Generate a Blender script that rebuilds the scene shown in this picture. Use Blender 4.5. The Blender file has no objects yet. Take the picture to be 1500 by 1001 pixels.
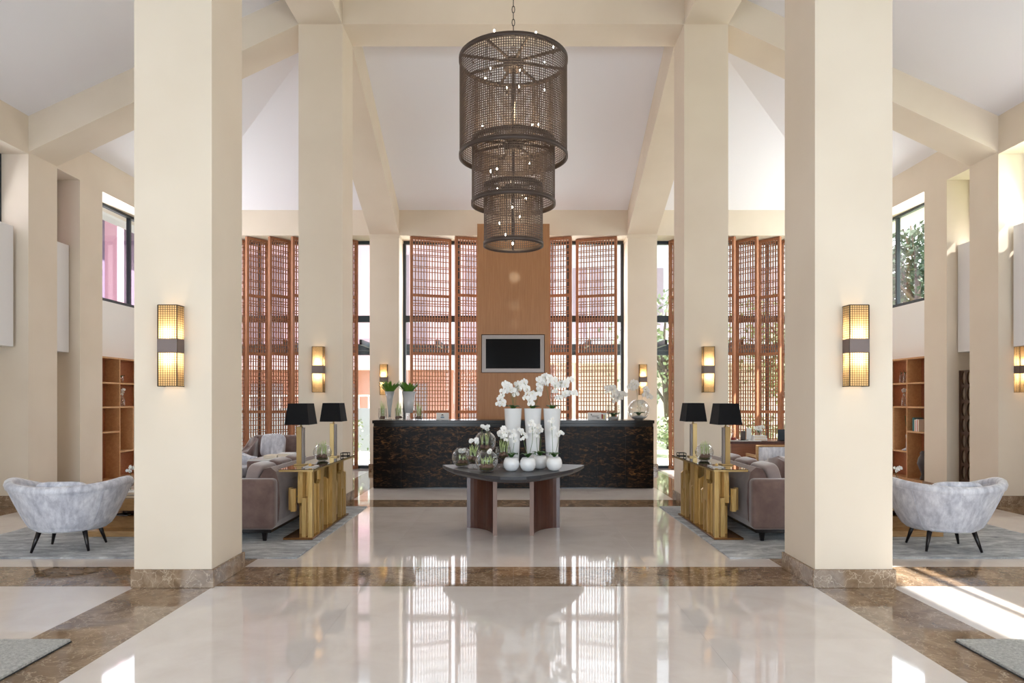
import bpy, bmesh, math, random
from mathutils import Vector, Matrix
R = math.radians
PI = math.pi
random.seed(7)
sc = bpy.context.scene
C = sc.collection

# ------------------------------------------------------------------ camera
F = 1021.0                       # focal length in pixels of the 1500 px frame
cam_d = bpy.data.cameras.new('camera')
cam = bpy.data.objects.new('camera', cam_d)
C.objects.link(cam)
cam.location = (0, 0, 1.5)
cam.rotation_euler = (R(90), 0, 0)
cam_d.sensor_width = 36
cam_d.lens = 36 * F / 1500
cam_d.shift_x = -2 / 1500
cam_d.shift_y = 85.5 / 1500
cam_d.clip_end = 300
sc.camera = cam

# ------------------------------------------------------------------ colour management
sc.view_settings.view_transform = 'Standard'
sc.view_settings.look = 'None'
sc.view_settings.gamma = 1
sc.view_settings.use_curve_mapping = False
sc.view_settings.exposure = 0.45
sc.cycles.max_bounces = 9
sc.cycles.diffuse_bounces = 5
sc.cycles.glossy_bounces = 4
sc.cycles.transmission_bounces = 6
sc.cycles.transparent_max_bounces = 24
sc.cycles.sample_clamp_indirect = 6
sc.cycles.caustics_reflective = False
sc.cycles.caustics_refractive = False
sc.cycles.use_denoising = True

# ------------------------------------------------------------------ world
w = bpy.data.worlds.new('sky')
sc.world = w
w.use_nodes = True
nt = w.node_tree
nt.nodes.clear()
wo = nt.nodes.new('ShaderNodeOutputWorld')
bg = nt.nodes.new('ShaderNodeBackground')
tc = nt.nodes.new('ShaderNodeTexCoord')
sx = nt.nodes.new('ShaderNodeSeparateXYZ')
rp = nt.nodes.new('ShaderNodeValToRGB')
rp.color_ramp.elements[0].position = 0.0
rp.color_ramp.elements[0].color = (1.0, 0.97, 0.94, 1)
rp.color_ramp.elements[1].position = 0.7
rp.color_ramp.elements[1].color = (0.78, 0.88, 1.0, 1)
nt.links.new(tc.outputs['Generated'], sx.inputs[0])
nt.links.new(sx.outputs['Z'], rp.inputs[0])
nt.links.new(rp.outputs[0], bg.inputs[0])
bg.inputs[1].default_value = 2.3
nt.links.new(bg.outputs[0], wo.inputs[0])

# ------------------------------------------------------------------ sun and window daylight
KX, KY = 0.957, 0.20
sd = bpy.data.lights.new('sun', 'SUN')
sd.energy = 16.0
sd.angle = R(0.8)
sd.color = (1.0, 0.95, 0.88)
sun = bpy.data.objects.new('sun', sd)
C.objects.link(sun)
sun.rotation_euler = Vector((-KX, KY, -1)).to_track_quat('-Z', 'Y').to_euler()


def area(name, loc, direction, sx_, sy_, energy, color=(1, 1, 1)):
    d = bpy.data.lights.new(name, 'AREA')
    d.shape = 'RECTANGLE'
    d.size, d.size_y = sx_, sy_
    d.energy = energy
    d.color = color
    o = bpy.data.objects.new(name, d)
    C.objects.link(o)
    o.location = loc
    o.rotation_euler = Vector(direction).to_track_quat('-Z', 'Y').to_euler()
    return o


# daylight through the tall glazed entrance front behind the camera
area('entrance_daylight', (-4.2, -2.95, 1.95), (0, 1, -0.28), 4.9, 2.5, 225, (0.71, 0.855, 1.0))
area('entrance_daylight', (4.2, -2.95, 1.95), (0, 1, -0.28), 4.9, 2.5, 225, (0.71, 0.855, 1.0))
# daylight through the side and rear glazing
area('left_window_daylight', (-7.15, 13.1, 4.1), (1, -0.1, 0.0), 2.9, 1.5, 72, (0.93, 0.95, 1.0))
area('right_window_daylight', (7.15, 13.1, 4.1), (-1, -0.1, 0.0), 2.9, 1.5, 76, (0.93, 0.96, 1.0))
area('rear_window_daylight', (0, 15.40, 2.5), (0, -1, -0.1), 4.6, 4.6, 200, (0.94, 0.97, 1.0))
area('left_bay_daylight', (-7.18, 8.0, 4.42), (1, 0, -0.35), 3.4, 0.95, 12, (0.9, 0.95, 1.0))
area('right_bay_daylight', (7.18, 8.0, 4.42), (-1, 0, -0.35), 3.4, 0.95, 18, (0.9, 0.95, 1.0))

# ------------------------------------------------------------------ materials
MATS = {}


def s2l(c):
    return tuple((x / 12.92 if x <= 0.04045 else ((x + 0.055) / 1.055) ** 2.4) for x in c)


def rgb(r, g, b):
    return s2l((r / 255, g / 255, b / 255)) + (1,)


def mat(name, col, rough=0.6, metal=0.0, ior=1.45, coat=0.0, sheen=0.0, emit=None, es=0.0):
    m = bpy.data.materials.new(name)
    m.use_nodes = True
    p = m.node_tree.nodes['Principled BSDF']
    p.inputs['Base Color'].default_value = col
    p.inputs['Roughness'].default_value = rough
    p.inputs['Metallic'].default_value = metal
    p.inputs['IOR'].default_value = ior
    p.inputs['Coat Weight'].default_value = coat
    p.inputs['Coat Roughness'].default_value = 0.05
    if sheen:
        p.inputs['Sheen Weight'].default_value = sheen
        p.inputs['Sheen Roughness'].default_value = 0.4
    if emit:
        p.inputs['Emission Color'].default_value = emit
        p.inputs['Emission Strength'].default_value = es
    MATS[name] = m
    return m


def N(m, t):
    return m.node_tree.nodes.new(t)


def L(m, a, b):
    m.node_tree.links.new(a, b)


def P(m):
    return m.node_tree.nodes['Principled BSDF']


def coords(m, scale=(1, 1, 1), kind='Object', rot=(0, 0, 0)):
    t = N(m, 'ShaderNodeTexCoord')
    mp = N(m, 'ShaderNodeMapping')
    mp.inputs['Scale'].default_value = scale
    mp.inputs['Rotation'].default_value = rot
    if kind == 'World':
        g = N(m, 'ShaderNodeNewGeometry')
        L(m, g.outputs['Position'], mp.inputs[0])
    else:
        L(m, t.outputs[kind], mp.inputs[0])
    return mp.outputs[0]


def noise(m, vec, scale=5, detail=4, rough=0.5, dist=0.0):
    n = N(m, 'ShaderNodeTexNoise')
    n.inputs['Scale'].default_value = scale
    n.inputs['Detail'].default_value = detail
    n.inputs['Roughness'].default_value = rough
    n.inputs['Distortion'].default_value = dist
    L(m, vec, n.inputs['Vector'])
    return n.outputs['Fac']


def ramp(m, fac, stops):
    r = N(m, 'ShaderNodeValToRGB')
    e = r.color_ramp.elements
    while len(e) < len(stops):
        e.new(0.5)
    for el, (p, c) in zip(e, stops):
        el.position = p
        el.color = c
    L(m, fac, r.inputs[0])
    return r.outputs[0]


def bump(m, h, strength=0.2, dist=0.01):
    b = N(m, 'ShaderNodeBump')
    b.inputs['Strength'].default_value = strength
    b.inputs['Distance'].default_value = dist
    L(m, h, b.inputs['Height'])
    L(m, b.outputs[0], P(m).inputs['Normal'])


def mixc(m, fac, a, b, mode='MIX'):
    x = N(m, 'ShaderNodeMix')
    x.data_type = 'RGBA'
    x.blend_type = mode
    for inp, v in ((x.inputs[0], fac), (x.inputs[6], a), (x.inputs[7], b)):
        if hasattr(v, 'links'):
            L(m, v, inp)
        else:
            inp.default_value = v
    return x.outputs[2]


m = mat('cream_paint', rgb(226, 218, 206), 0.75)
v = coords(m, kind='World')
L(m, ramp(m, noise(m, v, 1.3, 3), [(0.3, rgb(224, 210, 191)), (0.7, rgb(230, 217, 199))]), P(m).inputs['Base Color'])
bump(m, noise(m, v, 160, 2), 0.04, 0.002)
mat('white_paint', rgb(238, 236, 234), 0.8)
mat('ceiling_paint', rgb(240, 238, 242), 0.85)
mat('white_lacquer', rgb(232, 230, 230), 0.35)

# polished beige marble
m = mat('beige_marble', rgb(222, 208, 194), 0.045, ior=1.6)
v = coords(m, kind='World')
oi = N(m, 'ShaderNodeObjectInfo')
base = ramp(m, noise(m, v, 2.6, 8, 0.6, 0.6), [(0.25, rgb(222, 212, 206)), (0.5, rgb(231, 223, 218)), (0.75, rgb(238, 231, 226))])
tone = ramp(m, oi.outputs['Random'], [(0.0, (0.95, 0.95, 0.95, 1)), (1.0, (1, 1, 1, 1))])
L(m, mixc(m, 1.0, base, tone, 'MULTIPLY'), P(m).inputs['Base Color'])

# brown emperador marble
m = mat('brown_marble', rgb(120, 92, 68), 0.05, ior=1.55)
v = coords(m, kind='World')
n1 = noise(m, v, 3.2, 10, 0.68, 1.2)
base = ramp(m, n1, [(0.28, rgb(98, 76, 58)), (0.45, rgb(130, 106, 82)), (0.58, rgb(154, 130, 106)), (0.75, rgb(184, 164, 140))])
vo = N(m, 'ShaderNodeTexVoronoi')
vo.feature = 'DISTANCE_TO_EDGE'
vo.inputs['Scale'].default_value = 5.5
dn = N(m, 'ShaderNodeTexNoise')
dn.inputs['Scale'].default_value = 4
dn.inputs['Detail'].default_value = 6
L(m, v, dn.inputs['Vector'])
va = N(m, 'ShaderNodeVectorMath')
va.operation = 'ADD'
L(m, v, va.inputs[0])
L(m, dn.outputs['Color'], va.inputs[1])
L(m, va.outputs[0], vo.inputs['Vector'])
vein = ramp(m, vo.outputs['Distance'], [(0.0, (1, 1, 1, 1)), (0.035, (0, 0, 0, 1))])
L(m, mixc(m, mixc(m, 0.35, vein, (0, 0, 0, 1), 'MIX'), base, rgb(214, 194, 168)), P(m).inputs['Base Color'])


def wood(name, c1, c2, rough=0.45, sc_=(6, 6, 0.5), coat=0.1):
    m = mat(name, c1, rough, coat=coat)
    v = coords(m, sc_)
    L(m, ramp(m, noise(m, v, 5, 7, 0.6, 0.8), [(0.3, c1), (0.7, c2)]), P(m).inputs['Base Color'])
    return m


wood('screen_wood', rgb(156, 104, 74), rgb(180, 126, 92), 0.55, (8, 8, 0.8))
wood('veneer', rgb(162, 112, 70), rgb(178, 128, 84), 0.42, (9, 9, 0.35), 0.2)
wood('shelf_wood', rgb(186, 136, 90), rgb(206, 158, 110), 0.45, (5, 5, 5))
wood('shelf_back', rgb(150, 88, 54), rgb(170, 106, 70), 0.5, (5, 5, 5))
wood('oak', rgb(170, 130, 84), rgb(196, 158, 110), 0.45, (1.5, 8, 8))
wood('walnut_front', rgb(122, 72, 46), rgb(142, 90, 60), 0.4, (0.8, 8, 8))
wood('mahogany', rgb(66, 36, 28), rgb(84, 48, 38), 0.3, (6, 6, 0.6), 0.3)
mat('mahogany_edge', rgb(142, 118, 108), 0.35)
m = mat('black_table', rgb(58, 58, 62), 0.42, ior=1.4)
mat('black_lacquer', rgb(14, 13, 14), 0.2)
mat('black_wood', rgb(22, 17, 18), 0.3)
mat('black_fabric', rgb(13, 14, 18), 0.9)
m = mat('gold', rgb(212, 178, 112), 0.34, 0.6)
v = coords(m, (20, 20, 1.2))
L(m, ramp(m, noise(m, v, 4, 5), [(0.3, rgb(196, 158, 88)), (0.7, rgb(232, 202, 142))]), P(m).inputs['Base Color'])
mat('pale_gold', rgb(206, 178, 124), 0.35, 0.7)
mat('base_gold', rgb(158, 112, 70), 0.12, 0.75)
mat('dark_glass_top', rgb(38, 30, 26), 0.04, ior=1.7, coat=1.0)
mat('bronze', rgb(92, 77, 68), 0.5, 0.3)
mat('bronze_dark', rgb(78, 66, 60), 0.45, 0.3)
mat('taupe_band', rgb(112, 98, 94), 0.45, 0.3)
mat('smoke_slab', rgb(158, 150, 146), 0.15)
mat('wire', rgb(70, 56, 40), 0.5, 0.4)
mat('frame_dark', rgb(52, 60, 66), 0.4, 0.3)
mat('tv_frame', rgb(150, 142, 138), 0.35, 0.4)
mat('tv_black', rgb(5, 5, 7), 0.2, ior=1.2)
mat('ceramic', rgb(240, 240, 240), 0.22, coat=0.4)
mat('grey_ceramic', rgb(186, 190, 196), 0.25, coat=0.3)
m = mat('petal', rgb(246, 245, 242), 0.6)
P(m).inputs['Subsurface Weight'].default_value = 0.0
mat('petal_centre', rgb(226, 206, 120), 0.6)
mat('leaf', rgb(84, 124, 52), 0.4)
mat('leaf_dark', rgb(62, 98, 46), 0.4)
mat('agave', rgb(88, 132, 46), 0.45)
mat('shoot', rgb(190, 206, 140), 0.5)
mat('stem_green', rgb(96, 116, 62), 0.5)
mat('stem_dark', rgb(48, 44, 32), 0.5)
m = mat('bulb_skin', rgb(94, 58, 50), 0.6)
v = coords(m)
L(m, ramp(m, noise(m, v, 30, 3), [(0.3, rgb(84, 60, 54)), (0.7, rgb(150, 118, 100))]), P(m).inputs['Base Color'])
mat('moss', rgb(92, 86, 54), 0.9)
mat('pebble', rgb(196, 196, 196), 0.6)
mat('paper', rgb(238, 238, 238), 0.6)
mat('print_blue', rgb(92, 128, 158), 0.6)
mat('print_dark', rgb(52, 52, 58), 0.6)
mat('book_teal', rgb(56, 112, 116), 0.6)
mat('book_red', rgb(176, 60, 48), 0.6)
mat('book_cream', rgb(226, 214, 196), 0.6)
mat('book_navy', rgb(50, 56, 76), 0.6)
mat('book_grey', rgb(150, 152, 156), 0.6)
mat('lattice_brown', rgb(72, 48, 30), 0.5)
mat('dark_ceramic', rgb(78, 70, 70), 0.4)
mat('marble_white', rgb(230, 228, 226), 0.2)

# velvet
m = mat('velvet', rgb(118, 96, 92), 0.75, sheen=0.9)
v = coords(m)
L(m, ramp(m, noise(m, v, 6, 5, 0.6), [(0.3, rgb(102, 80, 76)), (0.7, rgb(132, 110, 104))]), P(m).inputs['Base Color'])
bump(m, noise(m, v, 90, 3), 0.1, 0.003)
m = mat('velvet_light', rgb(152, 138, 136), 0.75, sheen=0.9)
# silver fabric
m = mat('silver_fabric', rgb(206, 206, 214), 0.55, sheen=0.5)
v = coords(m, (2.5, 2.5, 1.4))
a_ = noise(m, v, 3.5, 6, 0.7, 0.5)
v2 = coords(m, (7.0, 7.0, 0.9))
b_ = noise(m, v2, 3, 5, 0.6)
c1 = ramp(m, a_, [(0.32, rgb(186, 188, 200)), (0.66, rgb(236, 237, 244))])
c2 = ramp(m, b_, [(0.35, rgb(196, 196, 202)), (0.6, (1, 1, 1, 1))])
L(m, mixc(m, 0.6, c1, c2, 'MULTIPLY'), P(m).inputs['Base Color'])
bump(m, b_, 0.15, 0.004)
# rugs
m = mat('rug_wool', rgb(160, 162, 164), 0.95, sheen=0.3)
v = coords(m, (1, 2.5, 1))
a_ = noise(m, v, 3.4, 8, 0.72, 0.6)
L(m, ramp(m, a_, [(0.34, rgb(112, 114, 120)), (0.5, rgb(164, 167, 170)), (0.64, rgb(212, 214, 214))]), P(m).inputs['Base Color'])
bump(m, noise(m, coords(m), 120, 4), 0.6, 0.01)
m = mat('mat_wool', rgb(176, 176, 172), 0.95)
v = coords(m)
L(m, ramp(m, noise(m, v, 70, 4, 0.7), [(0.3, rgb(150, 150, 148)), (0.7, rgb(214, 214, 210))]), P(m).inputs['Base Color'])
bump(m, noise(m, v, 110, 4), 0.8, 0.012)
mat('rug_edge', rgb(60, 60, 62), 0.9)

# desk stone : dark shell marquetry
m = mat('desk_stone', rgb(22, 16, 14), 0.3, ior=1.25)
v = coords(m, (1.0, 1.0, 2.6), 'World')
a_ = noise(m, v, 9, 9, 0.75, 1.2)
fl = ramp(m, a_, [(0.50, (0, 0, 0, 1)), (0.66, (1, 1, 1, 1))])
v2 = coords(m, (0.25, 1, 3.0), 'World')
b_ = noise(m, v2, 3.0, 4, 0.6)
bandm = ramp(m, b_, [(0.36, (0.15, 0.15, 0.15, 1)), (0.62, (1, 1, 1, 1))])
fm = mixc(m, 1.0, fl, bandm, 'MULTIPLY')
tint = ramp(m, noise(m, v, 2.2, 3), [(0.35, rgb(104, 80, 60)), (0.62, rgb(150, 106, 60))])
L(m, mixc(m, fm, rgb(14, 10, 10), tint), P(m).inputs['Base Color'])


# glass (thin): transparent with a fresnel gloss
def thin_glass(name, tint=(0.97, 0.98, 0.98, 1), boost=1.0):
    m = bpy.data.materials.new(name)
    m.use_nodes = True
    t = m.node_tree
    t.nodes.clear()
    out = t.nodes.new('ShaderNodeOutputMaterial')
    tr = t.nodes.new('ShaderNodeBsdfTransparent')
    tr.inputs[0].default_value = tint
    gl = t.nodes.new('ShaderNodeBsdfGlossy')
    gl.inputs['Roughness'].default_value = 0.02
    lw = t.nodes.new('ShaderNodeLayerWeight')
    lw.inputs[0].default_value = 0.25
    mu = t.nodes.new('ShaderNodeMath')
    mu.operation = 'MULTIPLY_ADD'
    mu.inputs[1].default_value = boost
    mu.inputs[2].default_value = 0.03
    mx = t.nodes.new('ShaderNodeMixShader')
    t.links.new(lw.outputs['Facing'], mu.inputs[0])
    t.links.new(mu.outputs[0], mx.inputs[0])
    t.links.new(tr.outputs[0], mx.inputs[1])
    t.links.new(gl.outputs[0], mx.inputs[2])
    t.links.new(mx.outputs[0], out.inputs[0])
    MATS[name] = m


thin_glass('vessel_glass', (0.93, 0.95, 0.95, 1), 0.95)
thin_glass('window_glass', (0.93, 0.95, 0.96, 1), 0.12)

# sconce shade : translucent woven cloth lit by the lamps inside
m = bpy.data.materials.new('shade_cloth')
m.use_nodes = True
t = m.node_tree
t.nodes.clear()
out = t.nodes.new('ShaderNodeOutputMaterial')
tl = t.nodes.new('ShaderNodeBsdfTranslucent')
tl.inputs[0].default_value = rgb(255, 232, 190)
df = t.nodes.new('ShaderNodeBsdfDiffuse')
df.inputs[0].default_value = rgb(228, 196, 140)
mx = t.nodes.new('ShaderNodeMixShader')
mx.inputs[0].default_value = 0.45
t.links.new(tl.outputs[0], mx.inputs[1])
t.links.new(df.outputs[0], mx.inputs[2])
t.links.new(mx.outputs[0], out.inputs[0])
MATS['shade_cloth'] = m
mat('lit_bulb', (1, 1, 1, 1), 0.5, emit=(1.0, 0.86, 0.66, 1), es=40)

# outdoors
m = mat('lawn', rgb(150, 170, 110), 0.95)
L(m, ramp(m, noise(m, coords(m), 3, 6), [(0.3, rgb(150, 164, 126)), (0.7, rgb(196, 204, 172))]), P(m).inputs['Base Color'])
mat('terrace_stone', rgb(226, 222, 214), 0.8)
mat('red_render', rgb(206, 148, 138), 0.85)
mat('pink_render', rgb(226, 198, 204), 0.85)
mat('grey_render', rgb(150, 150, 158), 0.85)
mat('violet_render', rgb(120, 102, 128), 0.6)
mat('mauve_render', rgb(168, 128, 140), 0.7)
mat('dark_pane', rgb(160, 144, 154), 0.3)
mat('pale_render', rgb(232, 212, 208), 0.85)
mat('lilac_render', rgb(206, 206, 214), 0.85)
mat('bark', rgb(96, 84, 72), 0.9)
m = mat('tree_leaf', rgb(110, 130, 80), 0.7)
oi = N(m, 'ShaderNodeNewGeometry')
L(m, ramp(m, oi.outputs['Random Per Island'], [(0, rgb(112, 128, 92)), (1, rgb(186, 196, 160))]), P(m).inputs['Base Color'])
m = mat('pine_leaf', rgb(70, 86, 66), 0.7)
mat('canopy_glass', rgb(206, 214, 220), 0.2)


# ------------------------------------------------------------------ mesh builder
class MB:
    def __init__(s):
        s.bm = bmesh.new()
        s.smooth = []

    def box(s, x0, y0, z0, x1, y1, z1, bev=0.0, seg=2, M=None):
        t = bmesh.new()
        bmesh.ops.create_cube(t, size=1)
        bmesh.ops.scale(t, vec=(abs(x1 - x0), abs(y1 - y0), abs(z1 - z0)), verts=t.verts)
        bmesh.ops.translate(t, vec=((x0 + x1) / 2, (y0 + y1) / 2, (z0 + z1) / 2), verts=t.verts)
        if bev:
            bmesh.ops.bevel(t, geom=t.edges[:], offset=bev, segments=seg, affect='EDGES', profile=0.5)
        if M is not None:
            bmesh.ops.transform(t, matrix=M, verts=t.verts)
        s.merge(t)
        return s

    def merge(s, t):
        me = bpy.data.meshes.new('tmp')
        t.to_mesh(me)
        t.free()
        s.bm.from_mesh(me)
        bpy.data.meshes.remove(me)

    def frustum(s, c, a0, b0, z0, a1, b1, z1):
        """four-sided tapered block, half sizes a,b at the two heights"""
        x, y = c
        v = [s.bm.verts.new((x + i * a0, y + j * b0, z0)) for i, j in ((-1, -1), (1, -1), (1, 1), (-1, 1))]
        u = [s.bm.verts.new((x + i * a1, y + j * b1, z1)) for i, j in ((-1, -1), (1, -1), (1, 1), (-1, 1))]
        s.bm.faces.new(v[::-1])
        s.bm.faces.new(u)
        for k in range(4):
            s.bm.faces.new((v[k], v[(k + 1) % 4], u[(k + 1) % 4], u[k]))
        return s

    def tube(s, pts, rad, n=8, cap=True):
        pts = [Vector(p) for p in pts]
        rings = []
        for i, p in enumerate(pts):
            r = rad[i] if isinstance(rad, (list, tuple)) else rad
            d = (pts[min(i + 1, len(pts) - 1)] - pts[max(i - 1, 0)]).normalized()
            up = Vector((0, 0, 1)) if abs(d.z) < 0.9 else Vector((1, 0, 0))
            a = d.cross(up).normalized()
            b = d.cross(a).normalized()
            rings.append([s.bm.verts.new(p + a * r * math.cos(2 * PI * k / n) + b * r * math.sin(2 * PI * k / n)) for k in range(n)])
        for i in range(len(rings) - 1):
            for k in range(n):
                f = s.bm.faces.new((rings[i][k], rings[i][(k + 1) % n], rings[i + 1][(k + 1) % n], rings[i + 1][k]))
                f.smooth = True
        if cap:
            s.bm.faces.new(rings[0][::-1])
            s.bm.faces.new(rings[-1])
        return s

    def lathe(s, prof, c=(0, 0), n=24, cap0=True, cap1=False):
        rings = []
        for r, z in prof:
            rings.append([s.bm.verts.new((c[0] + r * math.cos(2 * PI * k / n), c[1] + r * math.sin(2 * PI * k / n), z)) for k in range(n)])
        for i in range(len(rings) - 1):
            for k in range(n):
                f = s.bm.faces.new((rings[i][k], rings[i][(k + 1) % n], rings[i + 1][(k + 1) % n], rings[i + 1][k]))
                f.smooth = True
        if cap0:
            s.bm.faces.new(rings[0][::-1])
        if cap1:
            s.bm.faces.new(rings[-1])
        return s

    def prism(s, poly, d0, d1, axis='z'):
        """polygon (a,b) extruded along an axis: z -> (x,y); x -> (y,z); y -> (x,z)"""
        def mk(a, b, d):
            return {'z': (a, b, d), 'x': (d, a, b), 'y': (a, d, b)}[axis]
        v = [s.bm.verts.new(mk(a, b, d0)) for a, b in poly]
        u = [s.bm.verts.new(mk(a, b, d1)) for a, b in poly]
        n = len(poly)
        s.bm.faces.new(v)
        s.bm.faces.new(u[::-1])
        for k in range(n):
            s.bm.faces.new((v[k], v[(k + 1) % n], u[(k + 1) % n], u[k]))
        return s

    def sphere(s, c, r, sc_=(1, 1, 1), u=12, v=8):
        t = bmesh.new()
        bmesh.ops.create_uvsphere(t, u_segments=u, v_segments=v, radius=r)
        for f in t.faces:
            f.smooth = True
        bmesh.ops.scale(t, vec=sc_, verts=t.verts)
        bmesh.ops.translate(t, vec=c, verts=t.verts)
        s.merge(t)
        return s

    def pillow(s, c, size, M=None, e1=0.35, e2=0.5, u=24, v=14):
        """superellipsoid cushion"""
        def sg(x, e):
            return math.copysign(abs(x) ** e, x)
        g = []
        for i in range(v + 1):
            a = -PI / 2 + PI * i / v
            g.append([])
            for k in range(u):
                b = 2 * PI * k / u
                p = Vector((size[0] / 2 * sg(math.cos(a), e1) * sg(math.cos(b), e2),
                            size[1] / 2 * sg(math.cos(a), e1) * sg(math.sin(b), e2),
                            size[2] / 2 * sg(math.sin(a), e1)))
                if M is not None:
                    p = M @ p
                g[-1].append(s.bm.verts.new(p + Vector(c)))
        for i in range(v):
            for k in range(u):
                f = s.bm.faces.new((g[i][k], g[i][(k + 1) % u], g[i + 1][(k + 1) % u], g[i + 1][k]))
                f.smooth = True
        return s

    def quad(s, pts):
        s.bm.faces.new([s.bm.verts.new(p) for p in pts])
        return s

    def build(s, name, m, parent=None, smooth=False, loc=None, normals=True):
        if normals:
            bmesh.ops.remove_doubles(s.bm, verts=s.bm.verts, dist=1e-6)
            bmesh.ops.recalc_face_normals(s.bm, faces=s.bm.faces)
        me = bpy.data.meshes.new(name)
        s.bm.to_mesh(me)
        s.bm.free()
        me.materials.append(MATS[m])
        if smooth:
            for p in me.polygons:
                p.use_smooth = True
        o = bpy.data.objects.new(name, me)
        C.objects.link(o)
        if parent:
            o.parent = parent
        if loc:
            o.location = loc
        return o


def tag(o, label=None, cat=None, group=None, kind=None):
    if label:
        o['label'] = label
    if cat:
        o['category'] = cat
    if group:
        o['group'] = group
    if kind:
        o['kind'] = kind
    return o


def thing(name, label, cat, loc=(0, 0, 0), rz=0, group=None):
    o = bpy.data.objects.new(name, None)
    C.objects.link(o)
    o.location = loc
    o.rotation_euler = (0, 0, rz)
    return tag(o, label, cat, group)


def shared(name, me, parent, loc=(0, 0, 0), rot=(0, 0, 0), scale=(1, 1, 1)):
    o = bpy.data.objects.new(name, me)
    C.objects.link(o)
    o.parent = parent
    o.location = loc
    o.rotation_euler = rot
    o.scale = scale
    return o


def copy_tree(o, parent=None):
    c = o.copy()
    C.objects.link(c)
    c.parent = parent
    for ch in list(o.children):
        copy_tree(ch, c)
    return c


def struct(o, label=None):
    o['kind'] = 'structure'
    if label:
        o['label'] = label
    return o


def meshof(fn, m):
    b = MB()
    fn(b)
    o = b.build('tmp', m)
    me = o.data
    bpy.data.objects.remove(o)
    return me


# ------------------------------------------------------------------ key dimensions
XI, XO = 2.41, 3.03          # inner and outer faces of the column lines
XW = 6.84                    # room face of the side piers
ROW1, ROW2, ROW3 = (5.57, 6.19), (9.83, 10.45), (14.7, 15.3)
EZ, HZ = 5.505, 4.97         # eave height, opening head height
BZ = 6.80                    # underside of the high beams
SL = 0.461                   # roof slope
TZ = EZ + SL * (14.7 - 10.45)
YF = -3.0                    # front of the modelled hall

# ------------------------------------------------------------------ floor
fl = struct(MB().box(-7.4, YF, -0.12, 7.4, 15.4, -0.002).build('floor', 'beige_marble'), 'polished beige marble floor with brown marble bands')
G = 0.0004
tile_cache = {}


def tile(x0, x1, y0, y1, brown):
    wv, hv = round(x1 - x0, 3), round(y1 - y0, 3)
    key = (wv, hv, brown)
    if key not in tile_cache:
        tile_cache[key] = meshof(lambda b: b.box(-wv / 2 + G, -hv / 2 + G, -0.003, wv / 2 - G, hv / 2 - G, 0.0), 'brown_marble' if brown else 'beige_marble')
    shared('border_tile' if brown else 'floor_tile', tile_cache[key], fl, ((x0 + x1) / 2, (y0 + y1) / 2, 0))


def cells(a, b, step):
    n = max(1, round((b - a) / step))
    return [(a + (b - a) * i / n, a + (b - a) * (i + 1) / n) for i in range(n)]


xs = [(-7.4, -6.63, 1)] + [(a, b, 0) for a, b in cells(-6.63, -3.03, 1.2)] + [(-3.03, -2.41, 1)] + \
     [(a, b, 0) for a, b in cells(-2.41, 2.41, 1.2)] + [(2.41, 3.03, 1)] + [(a, b, 0) for a, b in cells(3.03, 6.63, 1.2)] + [(6.63, 7.4, 1)]
ys = [(a, b, 0) for a, b in cells(YF, 5.60, 1.2)] + [(5.60, 6.26, 1)] + [(a, b, 0) for a, b in cells(6.26, 9.75, 1.2)] + \
     [(9.75, 10.45, 1)] + [(a, b, 0) for a, b in cells(10.45, 15.4, 1.2)]
for x0, x1, bx in xs:
    for y0, y1, by in ys:
        tile(x0, x1, y0, y1, bool(bx or by))

# ------------------------------------------------------------------ columns
def baseboards(root, x0, x1, y0, y1, sides='fblr', h=0.147, t=0.02):
    if 'f' in sides:
        MB().box(x0 - t, y0 - t, 0, x1 + t, y0, h, 0.003, 1).build('baseboard_slab', 'brown_marble', root)
    if 'b' in sides:
        MB().box(x0 - t, y1, 0, x1 + t, y1 + t, h, 0.003, 1).build('baseboard_slab', 'brown_marble', root)
    if 'l' in sides:
        MB().box(x0 - t, y0 + 0.001, 0, x0, y1 - 0.001, h, 0.003, 1).build('baseboard_slab', 'brown_marble', root)
    if 'r' in sides:
        MB().box(x1, y0 + 0.001, 0, x1 + t, y1 - 0.001, h, 0.003, 1).build('baseboard_slab', 'brown_marble', root)


for sgn, side in ((-1, 'left'), (1, 'right')):
    for k, row in enumerate((ROW1, ROW2)):
        xa, xb = sorted((sgn * XI, sgn * XO))
        c = MB().box(xa, row[0], 0, xb, row[1], BZ).build('column', 'cream_paint')
        struct(c, ('big square cream column nearest the camera on the %s' if k == 0 else 'square cream column behind the console table on the %s') % side)
        baseboards(c, xa, xb, row[0], row[1])
    xa, xb = sorted((sgn * XI, sgn * XO))
    c = MB().box(xa, ROW3[0], 0, xb, ROW3[1], HZ - 0.06).build('column', 'cream_paint')
    struct(c, 'square cream pillar in the rear window wall, %s of the reception desk' % side)
    MB().box(xa - 0.012, ROW3[0] - 0.012, HZ - 0.06, xb + 0.012, ROW3[1], HZ).build('capital', 'cream_paint', c)
    baseboards(c, xa, xb, ROW3[0], ROW3[1], 'flr')

# ------------------------------------------------------------------ beams
def sbeam(b, label):
    return struct(b.build('ceiling_beam', 'cream_paint'), label)


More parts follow.
